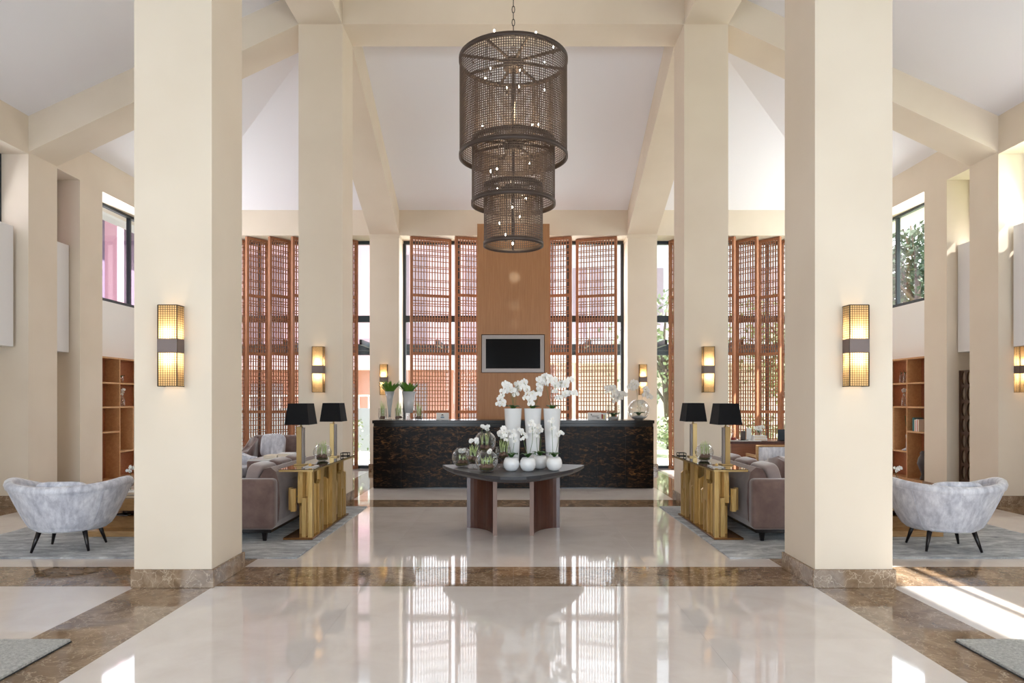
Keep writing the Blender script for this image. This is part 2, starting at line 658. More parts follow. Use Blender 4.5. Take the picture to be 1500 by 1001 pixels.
zt = TZ + 0.1
for row, nm in ((ROW1, 'front'), (ROW2, 'second')):
    sbeam(MB().box(-XO, row[0], BZ, XO, row[1], zt), 'horizontal cream beam spanning between the two %s columns' % nm)
    for sgn in (-1, 1):
        s_b = (BZ - 5.0) / (XW - XO)
        pts = [(sgn * XO, BZ), (sgn * XW, 5.0), (sgn * (XW + 0.2), 4.985), (sgn * (XW + 0.2), EZ + 0.05), (sgn * XO, zt)]
        sbeam(MB().prism(pts, row[0], row[1], 'y'), 'sloping cream rafter beam from the %s column down to the %s wall' % (nm, 'left' if sgn < 0 else 'right'))
for sgn in (-1, 1):
    xa, xb = sorted((sgn * XI, sgn * XO))
    sd_ = 'left' if sgn < 0 else 'right'
    sbeam(MB().box(xa, ROW1[1], BZ, xb, ROW2[0], zt), 'level cream beam between the front and second columns on the %s' % sd_)
    sbeam(MB().box(xa, YF, BZ, xb, ROW1[0], zt), 'level cream beam running forward from the front column on the %s' % sd_)
    pts = [(ROW2[1], BZ), (14.7, 5.0), (14.9, 4.98), (14.9, EZ), (14.7, EZ + 0.02), (ROW2[1], zt)]
    sbeam(MB().prism(pts, xa, xb, 'x'), 'sloping cream beam from the second column down to the rear wall, %s' % sd_)

# ------------------------------------------------------------------ ceiling
b = MB()
T = 14.7 - 10.45
xt = XW - T                   # 2.59


def slab(pts, th=0.12):
    v0 = [b.bm.verts.new(p) for p in pts]
    v1 = [b.bm.verts.new((p[0], p[1], p[2] + th)) for p in pts]
    b.bm.faces.new(v0)
    b.bm.faces.new(v1[::-1])
    for k in range(len(pts)):
        b.bm.faces.new((v0[k], v0[(k + 1) % len(pts)], v1[(k + 1) % len(pts)], v1[k]))


slab([(-xt, YF, TZ), (xt, YF, TZ), (xt, 10.45, TZ), (-xt, 10.45, TZ)])
for sgn in (-1, 1):
    slab([(sgn * xt, YF, TZ), (sgn * xt, 10.45, TZ), (sgn * XW, 14.7, EZ), (sgn * XW, YF, EZ)])
slab([(-xt, 10.45, TZ), (xt, 10.45, TZ), (XW, 14.7, EZ), (-XW, 14.7, EZ)])
struct(b.build('ceiling', 'ceiling_paint'), 'white hipped ceiling between cream beams')

# ------------------------------------------------------------------ side walls
XG = 7.22                     # window plane
for sgn, side in ((-1, 'left'), (1, 'right')):
    def bx(mb, xa, ya, za, xb_, yb, zb):
        x0, x1 = sorted((sgn * xa, sgn * xb_))
        mb.box(x0, ya, za, x1, yb, zb)
    wl = MB()
    for ya, yb in ((YF, -1.0), (ROW1[0], ROW1[1]), (ROW2[0], ROW2[1]), (11.0, 11.6), (14.7, 15.3)):
        bx(wl, XW, ya, 0, 7.55, yb, HZ)
    bx(wl, XW, YF, HZ, 7.55, 15.3, EZ + 0.12)
    for ya, yb in ((-1.0, ROW1[0]), (ROW1[1], ROW2[0]), (ROW2[1], 11.0)):
        bx(wl, 7.34, ya, 0, 7.55, yb, 3.86)
    wall = struct(wl.build('wall_' + side, 'cream_paint'), 'cream %s wall with deep piers and window recesses' % side)
    inf = MB()
    bx(inf, XG, 11.6, 0, 7.4, 14.7, 3.25)
    inf.build('recess_panel', 'white_paint', wall)
    # unseen overhang added outside, its depth set to trim the sun patch
    ev = MB()
    bx(ev, 7.55, YF, HZ, 7.22 + 0.69, 15.3, HZ + 0.1)
    ev.build('sun_blocking_eave', 'white_paint', wall)  # unseen slab added to keep sun bounce off the column tops
    # baseboards on piers
    t = 0.02
    for ya, yb in ((ROW1[0], ROW1[1]), (ROW2[0], ROW2[1]), (11.0, 11.6)):
        q = MB()
        bx(q, XW - t, ya - t, 0, XW, yb + t, 0.147)
        q.build('baseboard_slab', 'brown_marble', wall)
        for yy in ((ya - t, ya), (yb, yb + t)):
            q = MB()
            bx(q, XW + 0.001, yy[0], 0, 7.33, yy[1], 0.147)
            q.build('baseboard_slab', 'brown_marble', wall)
    # windows
    n0 = 1 if sgn < 0 else 6
    bays = [(-1.0, ROW1[0] - 0.0, 3.86, 3), (ROW1[1], ROW2[0], 3.86, 2), (ROW2[1], 11.0, 3.86, 1), (11.6, 14.7, 3.25, 2)]
    for i, (ya, yb, zb, nd) in enumerate(bays):
        wn = bpy.data.objects.new('window_%d' % (n0 + i), None)
        C.objects.link(wn)
        struct(wn, 'dark framed high window in the %s wall' % side)
        fr = MB()
        fw = 0.05
        bx(fr, XG, ya + 0.001, zb + 0.001, XG + 0.07, yb - 0.001, zb + fw)
        bx(fr, XG, ya + 0.001, HZ - fw, XG + 0.07, yb - 0.001, HZ - 0.001)
        for k in range(nd + 1):
            yy = ya + 0.001 + (yb - ya - 0.002 - fw) * k / nd
            bx(fr, XG, yy, zb + fw, XG + 0.07, yy + fw, HZ - fw)
        fr.build('window_frame', 'frame_dark', wn)
        for k in range(nd):
            pa = MB()
            y0 = ya + 0.001 + (yb - ya - 0.002 - fw) * k / nd + fw
            y1 = ya + 0.001 + (yb - ya - 0.002 - fw) * (k + 1) / nd
            bx(pa, XG + 0.03, y0, zb + fw, XG + 0.036, y1, HZ - fw)
            pa.build('pane', 'window_glass', wn)
    # white wall boxes
    for ya, yb, lab in ((6.3, 9.76, 'long white wall panel box between the piers at the far %s edge' % side),
                        (10.47, 10.98, 'narrow white wall panel box behind the second %s pier' % side)):
        q = MB()
        x0, x1 = sorted((sgn * 7.0, sgn * 7.34))
        q.box(x0, ya, 2.245, x1, yb, 3.935, 0.004, 1)
        tag(q.build('wall_panel_box', 'white_lacquer'), lab, 'wall box')

# ------------------------------------------------------------------ rear wall
b = MB()
b.box(-XW, ROW3[0], HZ, XW, ROW3[1], EZ + 0.12)
struct(b.build('wall_rear', 'cream_paint'), 'cream band above the rear windows')
wi = 11
for x0, x1, nd in ((-XW, -XO, 3), (-XI, XI, 4), (XO, XW, 3)):
    wn = bpy.data.objects.new('window_%d' % wi, None)
    C.objects.link(wn)
    wi += 1
    struct(wn, 'tall rear glazing with dark transom behind wooden lattice screens')
    fr = MB()
    fr.box(x0, 15.22, 3.2, x1, 15.32, 3.34)
    fr.box(x0, 15.22, HZ - 0.07, x1, 15.32, HZ)
    fr.box(x0, 15.22, 0, x1, 15.32, 0.06)
    for k in range(nd + 1):
        xx = x0 + (x1 - x0 - 0.06) * k / nd
        fr.box(xx, 15.22, 0.06, xx + 0.06, 15.32, 3.2)
        fr.box(xx, 15.22, 3.34, xx + 0.06, 15.32, HZ - 0.07)
    fr.build('window_frame', 'frame_dark', wn)
    for k in range(nd):
        xa = x0 + (x1 - x0 - 0.06) * k / nd + 0.06
        xb = x0 + (x1 - x0 - 0.06) * (k + 1) / nd
        MB().box(xa, 15.26, 0.06, xb, 15.266, 3.2).build('pane', 'window_glass', wn)
        MB().box(xa, 15.26, 3.34, xb, 15.266, HZ - 0.07).build('pane', 'window_glass', wn)
# unseen front wall, solid centre and header shaped to limit light and reflections
b = MB()
b.box(-7.5, YF - 0.2, 3.4, 7.5, YF, 7.7)
b.box(-7.5, YF - 0.2, 0.0, -6.7, YF, 3.4).box(6.7, YF - 0.2, 0.0, 7.5, YF, 3.4)
b.box(-1.7, YF - 0.2, 0.0, 1.7, YF, 3.4)
b.box(-6.7, YF - 0.2, 0.0, -1.7, YF, 0.7).box(1.7, YF - 0.2, 0.0, 6.7, YF, 0.7)
struct(b.build('wall_front', 'cream_paint'), 'unseen cream wall behind the camera, two openings shaped to limit the light')

# ------------------------------------------------------------------ reception wall panel and television
b = MB()
for k in range(2):
    pass
wp = thing('wall_cladding', 'tall wooden veneer panel wall behind the reception desk', 'wood panel', (0, 13.7, 0))
X0, X1 = (699 - 752) * 13.7 / F, (805 - 752) * 13.7 / F
TX0, TX1 = (705 - 752) * 13.7 / F, (798 - 752) * 13.7 / F
TZ0, TZ1 = 1.5 + (586 - 546.5) * 13.7 / F, 1.5 + (586 - 490) * 13.7 / F
ZT = 1.5 + (586 - 328) * 13.7 / F
b.box(X0, 0, 0, X1, 0.45, TZ0)
b.box(X0, 0, TZ1, X1, 0.45, ZT)
b.box(X0, 0, TZ0, TX0, 0.45, TZ1)
b.box(TX1, 0, TZ0, X1, 0.45, TZ1)
b.box(TX0, 0.2, TZ0, TX1, 0.45, TZ1)
b.build('veneer_body', 'veneer', wp)
tv = thing('television', 'black flat television set in the wooden panel above the desk', 'television', ((TX0 + TX1) / 2, 13.70, (TZ0 + TZ1) / 2))
hw, hh = (TX1 - TX0) / 2 - 0.012, (TZ1 - TZ0) / 2 - 0.012
fwd = 0.075
fr = MB()
fr.box(-hw, 0.02, hh - fwd, hw, 0.19, hh).box(-hw, 0.02, -hh, hw, 0.19, -hh + fwd)
fr.box(-hw, 0.02, -hh + fwd, -hw + fwd, 0.19, hh - fwd).box(hw - fwd, 0.02, -hh + fwd, hw, 0.19, hh - fwd)
fr.build('bezel', 'tv_frame', tv)
MB().box(-hw + fwd, 0.05, -hh + fwd, hw - fwd, 0.19, hh - fwd).build('screen', 'tv_black', tv)

# ------------------------------------------------------------------ lattice screens
SEC = [[.05, .11, .19, .22, .29, .32, .40, .50, .53, .60, .74, .77, .87, .91],
       [.07, .12, .16, .26, .30, .38, .41, .44, .55, .63, .74, .78, .86, .93],
       [.07, .11, .20, .27, .30, .38, .45, .50, .57, .64, .70, .77, .84, .91],
       [.08, .13, .22, .30, .34, .46, .52, .60, .70, .74, .82, .92]]


def screen(label, xn, yn, xf, yf, group):
    """panel from near bottom corner to far bottom corner"""
    d = Vector((xf - xn, yf - yn, 0))
    wdt = d.length
    r = thing('lattice_screen', label, 'screen', (xn, yn, 0.005), math.atan2(d.y, d.x), group)
    H = HZ - 0.015
    st = 0.055
    flip = -1 if d.x < 0 else 1
    th = 0.035
    key = round(wdt, 3)
    if key not in scr:
        ms = []
        ms.append(meshof(lambda b: b.box(0, -th, 0, st, th, H), 'screen_wood'))
        ms.append(meshof(lambda b: b.box(st, -th + 0.004, -0.03, wdt - st, th - 0.004, 0.03), 'screen_wood'))
        secs = []
        nv = max(4, round((wdt - 2 * st) / 0.060))
        for q in range(4):
            def f(b, q=q):
                hgt = H / 4 - 0.06
                for k in range(1, nv):
                    x = st + (wdt - 2 * st) * k / nv
                    b.box(x - 0.0095, -0.006, 0, x + 0.0095, 0.018, hgt)
                for fr_ in SEC[q]:
                    z = hgt * (1 - fr_)
                    b.box(st, -0.018, z - 0.008, wdt - st, -0.006, z + 0.008)
            secs.append(meshof(f, 'screen_wood'))
        scr[key] = (ms, secs)
    ms, secs = scr[key]
    shared('stile', ms[0], r)
    shared('stile', ms[0], r, (wdt - st, 0, 0))
    for q in range(5):
        z = min(max(H * (4 - q) / 4, 0.03), H - 0.03)
        shared('rail', ms[1], r, (0, 0, z))
    for q in range(4):
        o = shared('lattice', secs[q], r, (0, 0, H * (3 - q) / 4 + 0.03))
        o['kind'] = 'stuff'
    return r


scr = {}
YN, YB = 14.76, 15.05
screen('wide wooden lattice screen behind the desk, next to the left rear pillar', -2.185, YN, -1.345, YB, None)
screen('wooden lattice screen directly left of the television panel', -1.235, YN, -0.395, YB, None)
screen('wooden lattice screen directly right of the television panel', 1.235, YN, 0.395, YB, None)
screen('wide wooden lattice screen behind the desk, next to the right rear pillar', 2.195, YN, 1.355, YB, None)
ordn = ['sixth', 'fifth', 'fourth', 'third', 'second', 'first']
for sgn, side in ((-1, 'left'), (1, 'right')):
    for k in range(6):
        xn = -6.145 + 0.485 * k
        screen('narrow turned lattice screen in the %s window bay, %s outward from the %s rear pillar' % (side, ordn[k], side),
               -sgn * xn, YN, -sgn * (xn + 0.32), YN + 0.41, 'lattice screens in the %s window bay' % side)

# ------------------------------------------------------------------ reception desk
dk = thing('reception_desk', 'long black stone reception desk with brown flecked front', 'desk', (0, 11.78, 0))
MB().box(-2.37, 0.03, 0, 2.37, 0.75, 1.10).build('body', 'black_lacquer', dk)
MB().box(-2.385, -0.005, 1.10, 2.385, 0.78, 1.154, 0.003, 1).build('worktop', 'black_lacquer', dk)
pm = meshof(lambda b: b.box(-0.2365, 0, 0, 0.2365, 0.03, 1.03), 'desk_stone')
for k in range(10):
    shared('front_panel', pm, dk, (-2.37 + 0.237 + 0.474 * k, 0, 0.02))
pm = meshof(lambda b: b.box(-0.005, 0.032, 0.02, 0.0, 0.74, 1.05), 'desk_stone')
shared('side_panel', pm, dk, (-2.37, 0, 0))
shared('side_panel', pm, dk, (2.376, 0, 0))
DT = 1.154

# ------------------------------------------------------------------ sconces
wire_cache = []


def sconce(label, x, yface, lit=1.0, zc=1.925):
    r = thing('wall_sconce', label, 'wall lamp', (x, yface, zc), 0, 'grid shaded wall sconces')
    W, D, Hh = 0.072, 0.113, 0.318
    if not wire_cache:
        def shade(b):
            for z0, z1 in ((0.055, Hh), (-Hh, -0.055)):
                v = [(-W, 0, z0), (-W, -D, z0), (W, -D, z0), (W, 0, z0)]
                for i in range(3):
                    a, c = v[i], v[i + 1]
                    b.quad([(a[0], a[1], z0), (c[0], c[1], z0), (c[0], c[1], z1), (a[0], a[1], z1)])
        wire_cache.append(meshof(shade, 'shade_cloth'))

        def wires(b):
            q = 0.0013
            e = 0.002
            for z0, z1 in ((0.055, Hh), (-Hh, -0.055)):
                for k in range(9):
                    xx = -W + 2 * W * k / 8
                    b.box(xx - q, -D - e - q, z0, xx + q, -D - e + q, z1)
                for k in range(6):
                    yy = -D * k / 6
                    for sg_ in (-1, 1):
                        b.box(sg_ * (W + e) - q, yy - q, z0, sg_ * (W + e) + q, yy + q, z1)
                nz = 15
                for k in range(nz + 1):
                    z = z0 + (z1 - z0) * k / nz
                    b.box(-W - e, -D - e - q, z - q, W + e, -D - e + q, z + q)
                    for sg_ in (-1, 1):
                        b.box(sg_ * (W + e) - q, -D, z - q, sg_ * (W + e) + q, 0, z + q)
        wire_cache.append(meshof(wires, 'wire'))

        def frame(b):
            q = 0.0035
            for sg_ in (-1, 1):
                b.box(sg_ * (W + 0.003) - q, -D - 0.004 - q, -Hh, sg_ * (W + 0.003) + q, -D - 0.004 + q, Hh)
                for z in (-Hh, Hh):
                    b.box(sg_ * (W + 0.003) - q, -D, z - q, sg_ * (W + 0.003) + q, 0, z + q)
            for z in (-Hh, Hh):
                b.box(-W - 0.004, -D - 0.004 - q, z - q, W + 0.004, -D - 0.004 + q, z + q)
        wire_cache.append(meshof(frame, 'wire'))
        wire_cache.append(meshof(lambda b: b.box(-W - 0.006, -D - 0.008, -0.055, W + 0.006, 0.0, 0.055, 0.002, 1), 'taupe_band'))
        wire_cache.append(meshof(lambda b: b.box(-0.04, -0.012, -0.26, 0.04, 0, 0.26), 'pale_gold'))
    shared('shade', wire_cache[0], r)
    o = shared('wire_grid', wire_cache[1], r)
    o['kind'] = 'stuff'
    shared('frame', wire_cache[2], r)
    shared('band', wire_cache[3], r)
    shared('back_plate', wire_cache[4], r)
    for z in (0.10, -0.10):
        d = bpy.data.lights.new('sconce_lamp', 'POINT')
        d.energy = 1.9 * lit
        d.color = (1.0, 0.75, 0.46)
        d.shadow_soft_size = 0.02
        lo = bpy.data.objects.new('sconce_lamp', d)
        C.objects.link(lo)
        lo.parent = r
        lo.location = (0, -0.06, z)


for sgn, side in ((-1, 'left'), (1, 'right')):
    sconce('largest looking lit sconce on the nearest %s column' % side, sgn * 2.707, ROW1[0])
    sconce('lit sconce on the second %s column above the table lamps' % side, sgn * 2.73, ROW2[0])
    sconce('small looking lit sconce on the %s rear pillar above the counter flowers' % side, sgn * 2.72, ROW3[0])
sconce('lit sconce at the right edge below the white wall box', 7.135, ROW2[0])

# ------------------------------------------------------------------ chandelier
CH = thing('chandelier', 'huge three tier dark metal mesh drum chandelier on a chain', 'chandelier', (0, 8.0, 0))


def drum(rad, z0, z1, mt='bronze'):
    n = int(2 * PI * rad / 0.026)
    rows = int((z1 - z0) / 0.026)
    hw_ = 0.0046

    def f(b):
        bm = b.bm
        for k in range(n):
            a = 2 * PI * k / n
            da = hw_ / rad
            v = []
            for rr in (rad - 0.002, rad + 0.002):
                for aa in (a - da, a + da):
                    for z in (z0, z1):
                        v.append(bm.verts.new((rr * math.cos(aa), rr * math.sin(aa), z)))
            for q in ((0, 1, 3, 2), (4, 6, 7, 5), (0, 4, 5, 1), (2, 3, 7, 6)):
                bm.faces.new([v[i] for i in q])
        m_ = 72
        for j in range(rows + 1):
            z = z0 + (z1 - z0) * j / rows
            ring = []
            for k in range(m_):
                a = 2 * PI * k / m_
                cs, sn = math.cos(a), math.sin(a)
                ring.append([bm.verts.new((rr * cs, rr * sn, z + dz)) for rr, dz in ((rad - 0.002, -0.0038), (rad + 0.002, -0.0038), (rad + 0.002, 0.0038), (rad - 0.002, 0.0038))])
            for k in range(m_):
                p, q = ring[k], ring[(k + 1) % m_]
                for i in range(4):
                    bm.faces.new((p[i], p[(i + 1) % 4], q[(i + 1) % 4], q[i]))
    b = MB()
    f(b)
    o = b.build('mesh_drum', mt, CH, normals=False)
    for z, hgt in ((z1, 0.045), (z0, 0.045)):
        rb = MB()
        zz0, zz1 = (z - hgt, z) if z == z1 else (z, z + hgt)
        rb.lathe([(rad - 0.008, zz0), (rad + 0.010, zz0), (rad + 0.010, zz1), (rad - 0.008, zz1), (rad - 0.008, zz0)], n=72, cap0=False)
        rb.build('rim', 'bronze_dark', o)
    return o


tiers = [(0.614, 4.27, 5.41), (0.475, 3.73, 4.47), (0.336, 3.26, 3.96)]
for rad, z0, z1 in tiers:
    d_ = drum(rad, z0, z1)
for (rad, z0, z1), ns in zip(tiers, (8, 8, 6)):
    MB().lathe([(0.1, z1 - 0.12), (0.11, z1 - 0.11), (0.11, z1 - 0.01), (0.1, z1)], n=24, cap1=True).build('hub', 'bronze_dark', CH)
    for k in range(ns):
        a = 2 * PI * (k + 0.35) / ns
        M_ = Matrix.Rotation(a, 4, 'Z')
        MB().box(0.1, -0.012, z1 - 0.045, rad - 0.005, 0.012, z1 - 0.02, M=M_).build('spoke', 'bronze_dark', CH)
MB().tube([(0, 0, 3.3), (0, 0, 5.32)], 0.02, 10).build('pole', 'bronze_dark', CH)
b = MB()
lk = 0.05
for k in range(int((TZ - 5.41) / 0.075)):
    z = 5.42 + 0.075 * k
    pts = []
    for q in range(9):
        a = 2 * PI * q / 8
        u_, w_ = 0.016 * math.cos(a), 0.045 * math.sin(a)
        pts.append((u_, 0, z + 0.0375 + w_) if k % 2 else (0, u_, z + 0.0375 + w_))
    b.tube(pts, 0.005, 5, cap=False)
ch = b.build('chain', 'bronze_dark', CH)
MB().lathe([(0.07, TZ - 0.05), (0.06, TZ - 0.001)], n=20, cap1=True).build('ceiling_rose', 'bronze_dark', CH)
bulbme = meshof(lambda b: b.sphere((0, 0, 0), 0.0095, (1, 1, 1.5), 8, 6), 'lit_bulb')
spots = [(724, 45, 0), (785, 48, 0), (810, 69, 0), (692, 83, 0), (718, 100, 0), (711, 114, 0), (762, 103, 0), (798, 91, 0),
         (742, 129, 0), (760, 127, 0), (798, 132, 0), (707, 184, 0), (780, 183, 0), (789, 183, 0), (728, 247, 1), (719, 251, 1),
         (775, 239, 1), (774, 266, 1), (729, 275, 1), (783, 284, 1), (770, 291, 2), (750, 304, 2), (761, 317, 2), (732, 327, 2),
         (740, 344, 2), (751, 357, 2)]
rnd = random.Random(3)
for i, (px, py, tr) in enumerate(spots):
    rad, z0, z1 = tiers[tr]
    dx0 = (px - 752) * 8 / F
    lim = math.sqrt(max(0.0, (rad * 0.86) ** 2 - dx0 ** 2))
    dy = rnd.uniform(-lim, lim)
    if i < 2:
        dy = -0.4
    Y = 8 + dy
    X, Z = (px - 752) * Y / F, 1.5 + (586 - py) * Y / F
    cz = Z - 0.05
    MB().tube([(X, dy, cz - 0.02), (X, dy, Z - 0.016)], 0.007, 6).build('candle', 'bronze_dark', CH)
    shared('bulb', bulbme, CH, (X, dy, Z))
    if Z < z1 - 0.08:
        MB().tube([(X + 0.012, dy, Z - 0.055), (X + 0.012, dy, z1 - 0.03)], 0.0035, 5).build('rod', 'bronze_dark', CH)
    else:
        MB().tube([(X, dy, Z - 0.06), (X, dy, min(Z - 0.07, z1) - 0.03)], 0.0035, 5).build('rod', 'bronze_dark', CH)
    MB().box(X - 0.004, dy - 0.008, cz - 0.024, X + 0.018, dy + 0.008, cz - 0.016).build('cup', 'bronze_dark', CH)
for z, e in ((4.9, 30), (4.1, 10), (3.6, 6)):
    d = bpy.data.lights.new('chandelier_glow', 'POINT')
    d.energy = e
    d.color = (1, 0.78, 0.5)
    d.shadow_soft_size = 0.15
    lo = bpy.data.objects.new('chandelier_glow', d)
    C.objects.link(lo)
    lo.parent = CH
    lo.location = (0.03, 0.06, z)

# ------------------------------------------------------------------ centre table
ct = thing('centre_table', 'black pointed oval table on two curved mahogany legs', 'table', (0, 7.9, 0))
TT = 0.735
half = [(-0.83, 8.17), (-0.775, 7.99), (-0.66, 7.68), (-0.49, 7.38), (-0.284, 7.07), (-0.13, 6.935), (0, 6.90)]
poly = [(x, y - 7.9) for x, y in half] + [(-x, y - 7.9) for x, y in half[-2::-1]]
nb = 12
for k in range(nb + 1):
    a = k / nb
    x = 0.81 * (1 - 2 * a)
    poly.append((x, 8.20 - 7.9 + 0.17 * (1 - (x / 0.83) ** 2)))


def ring(b, sc_, z):
    return [b.bm.verts.new((x * sc_, (y + 0.1) * sc_ - 0.1, z)) for x, y in poly]


b = MB()
r0, r1, r2, r3 = ring(b, 0.93, TT - 0.065), ring(b, 0.995, TT - 0.035), ring(b, 1.0, TT - 0.03), ring(b, 1.0, TT)
b.bm.faces.new(r0[::-1])
b.bm.faces.new(r3)
for ra, rb_ in ((r0, r1), (r1, r2), (r2, r3)):
    for k in range(len(poly)):
        b.bm.faces.new((ra[k], ra[(k + 1) % len(poly)], rb_[(k + 1) % len(poly)], rb_[k]))
b.build('tabletop', 'black_table', ct)
for sgn in (-1, 1):
    # plan: concave quarter curve from the outer tip in to the front edge
    outer, inner = [], []
    n = 12
    for k in range(n + 1):
        a = PI / 2 * k / n
        # centre of the concave curve lies outside, in front of the leg
        cx, cy, rx, ry = -0.545, 7.70, 0.32, 0.47
        outer.append((cx + rx * math.sin(a), cy + ry * math.cos(a)))
        inner.append((cx + (rx + 0.045) * math.sin(a), cy + (ry + 0.045) * math.cos(a)))
    pl = [(x * -sgn, y - 7.9) for x, y in outer + inner[::-1]]
    lg = MB().prism(pl, 0, TT - 0.065, 'z').build('leg', 'mahogany', ct)
    e = [(-0.2255, 7.688 - 7.9), (-0.1795, 7.688 - 7.9), (-0.1795, 7.70 - 7.9), (-0.2255, 7.70 - 7.9)]
    MB().prism([(x * -sgn, y) for x, y in e], 0, TT - 0.065, 'z').build('edge_strip', 'mahogany_edge', lg)
MB().box(-0.2, 0.05, 0.55, 0.2, 0.2, TT - 0.07).build('crosspiece', 'mahogany', ct)

# ------------------------------------------------------------------ flowers and vessels
def petal_ring(b, n, ln, wd, tilt, z0=0.0, rot0=0.0, squash=1.0):
    for k in range(n):
        a = rot0 + 2 * PI * k / n
        ca, sa = math.cos(a), math.sin(a)
        pts = [(0.0, 0.0, 0.0), (ln * 0.45, wd, tilt * 0.45), (ln * 0.85, wd * 0.75, tilt * 0.8), (ln, 0, tilt),
               (ln * 0.85, -wd * 0.75, tilt * 0.8), (ln * 0.45, -wd, tilt * 0.45)]
        vs = [b.bm.verts.new((u * ca - v * sa, -(z0 + t_), (u * sa + v * ca))) for u, v, t_ in pts]
        b.bm.faces.new(vs)


def orchid_fn(b):
    petal_ring(b, 3, 0.038, 0.014, 0.004, 0, PI / 2)
    petal_ring(b, 2, 0.042, 0.026, -0.004, 0.003, 0.12)
    b.sphere((0, -0.008, -0.004), 0.007, (1, 1, 1.2), 6, 4)


def narc_fn(b):
    petal_ring(b, 6, 0.016, 0.007, -0.004)
    b.sphere((0, -0.004, 0), 0.006, (1, 1.4, 1), 6, 4)


ORCH = meshof(orchid_fn, 'petal')
ORCH.materials.append(MATS['petal_centre'])
for p_ in ORCH.polygons:
    if len(p_.vertices) < 5 and p_.center.length < 0.012:
        p_.material_index = 1
NARC = meshof(narc_fn, 'petal')


def leafmesh(ln, wd, droop, m='leaf', n=5):
    def f(b):
        L_, R_, Cc = [], [], []
        for k in range(n + 1):
            t_ = k / n
            y = ln * (0.85 * t_ - 0.15 * droop * t_ * t_)
            z = ln * (1.15 * t_ - 1.5 * droop * t_ * t_)
            w_ = wd * (math.sin(PI * (0.12 + 0.88 * t_)) ** 0.7) if k < n else 0.001
            L_.append(b.bm.verts.new((-w_, y, z)))
            R_.append(b.bm.verts.new((w_, y, z)))
            Cc.append(b.bm.verts.new((0, y, z - w_ * 0.25)))
        for k in range(n):
            for A, B in ((L_, Cc), (Cc, R_)):
                f_ = b.bm.faces.new((A[k], B[k], B[k + 1], A[k + 1]))
                f_.smooth = True
    return meshof(f, m)


LEAF = leafmesh(0.13, 0.032, 0.62, 'leaf_dark')
BLADE = leafmesh(0.16, 0.020, 0.15, 'agave')
rnd = random.Random(11)


def spray(root, pts, n, size=1.0, spread=0.025, start=0.35, me=None):
    """one arching stem with flowers hung along its outer part; pts local"""
    me = me or ORCH
    pts = [Vector(p) for p in pts]
    # catmull sampling
    out = []
    for i in range(len(pts) - 1):
        p0, p1, p2, p3 = pts[max(i - 1, 0)], pts[i], pts[i + 1], pts[min(i + 2, len(pts) - 1)]
        for k in range(6):
            t_ = k / 6
            out.append(0.5 * ((2 * p1) + (-p0 + p2) * t_ + (2 * p0 - 5 * p1 + 4 * p2 - p3) * t_ * t_ + (-p0 + 3 * p1 - 3 * p2 + p3) * t_ ** 3))
    out.append(pts[-1])
    MB().tube(out, 0.0026, 5).build('stem', 'stem_green', root)
    for k in range(n):
        t_ = start + (1 - start) * (k + 0.5) / n
        p = out[min(int(t_ * (len(out) - 1)), len(out) - 1)]
        q = p + Vector((rnd.uniform(-spread, spread), rnd.uniform(-0.03, 0.012), rnd.uniform(-spread, spread * 0.5)))
        s_ = size * rnd.uniform(0.85, 1.15)
        shared('flower', me, root, q, (rnd.uniform(-0.4, 0.5), rnd.uniform(-0.4, 0.4), rnd.uniform(-0.8, 0.8)), (s_, s_, s_))


def leaves(root, z, n, size=1.0, me=None, a0=None, x=0, y=0, tilt=0.0):
    for k in range(n):
        a = (a0 if a0 is not None else rnd.uniform(0, 6.28)) + 2 * PI * k / n + rnd.uniform(-0.25, 0.25)
        s_ = size * rnd.uniform(0.85, 1.15)
        shared('leaf', me or LEAF, root, (x, y, z), (tilt * rnd.uniform(0.6, 1.4), 0, a), (s_, s_, s_))


# tall white vases with orchids
def rel(px, py, Y, bx_, by_, bz_):
    return ((px - 752) * Y / F - bx_, Y - by_, 1.5 + (586 - py) * Y / F - bz_)


vx = [(-0.004, 8.05), (0.226, 8.10), (0.447, 8.05)]
vl = ['left', 'middle', 'right']
sprays = [
    [[(751, 598, 8.05), (752, 575, 8.04), (758, 566, 8.02), (768, 562, 7.98), (774, 575, 7.95), (772, 585, 7.93)],
     [(753, 598, 8.05), (756, 580, 8.0), (748, 568, 7.98), (740, 573, 7.95), (734, 584, 7.92), (733, 594, 7.9)],
     [(752, 598, 8.1), (754, 578, 8.1), (760, 563, 8.1), (766, 566, 8.1)],
     [(752, 598, 8.0), (748, 575, 7.95), (745, 565, 7.92), (740, 564, 7.92)]],
    [[(780, 598, 8.1), (789, 580, 8.08), (791, 562, 8.05), (788, 556, 8.03)],
     [(782, 598, 8.08), (788, 585, 8.04), (786, 574, 8.0), (779, 580, 7.97), (775, 592, 7.95)],
     [(781, 598, 8.15), (786, 572, 8.15), (794, 553, 8.15), (798, 552, 8.15)]],
    [[(808, 598, 8.05), (803, 580, 8.05), (800, 562, 8.02), (806, 553, 8.0), (812, 560, 7.98), (814, 575, 7.95)],
     [(810, 598, 8.05), (808, 572, 8.05), (818, 562, 8.02), (828, 561, 8.0), (834, 558, 8.0)],
     [(811, 598, 8.0), (812, 582, 7.98), (822, 580, 7.95), (834, 576, 7.92), (843, 576, 7.9)]]]
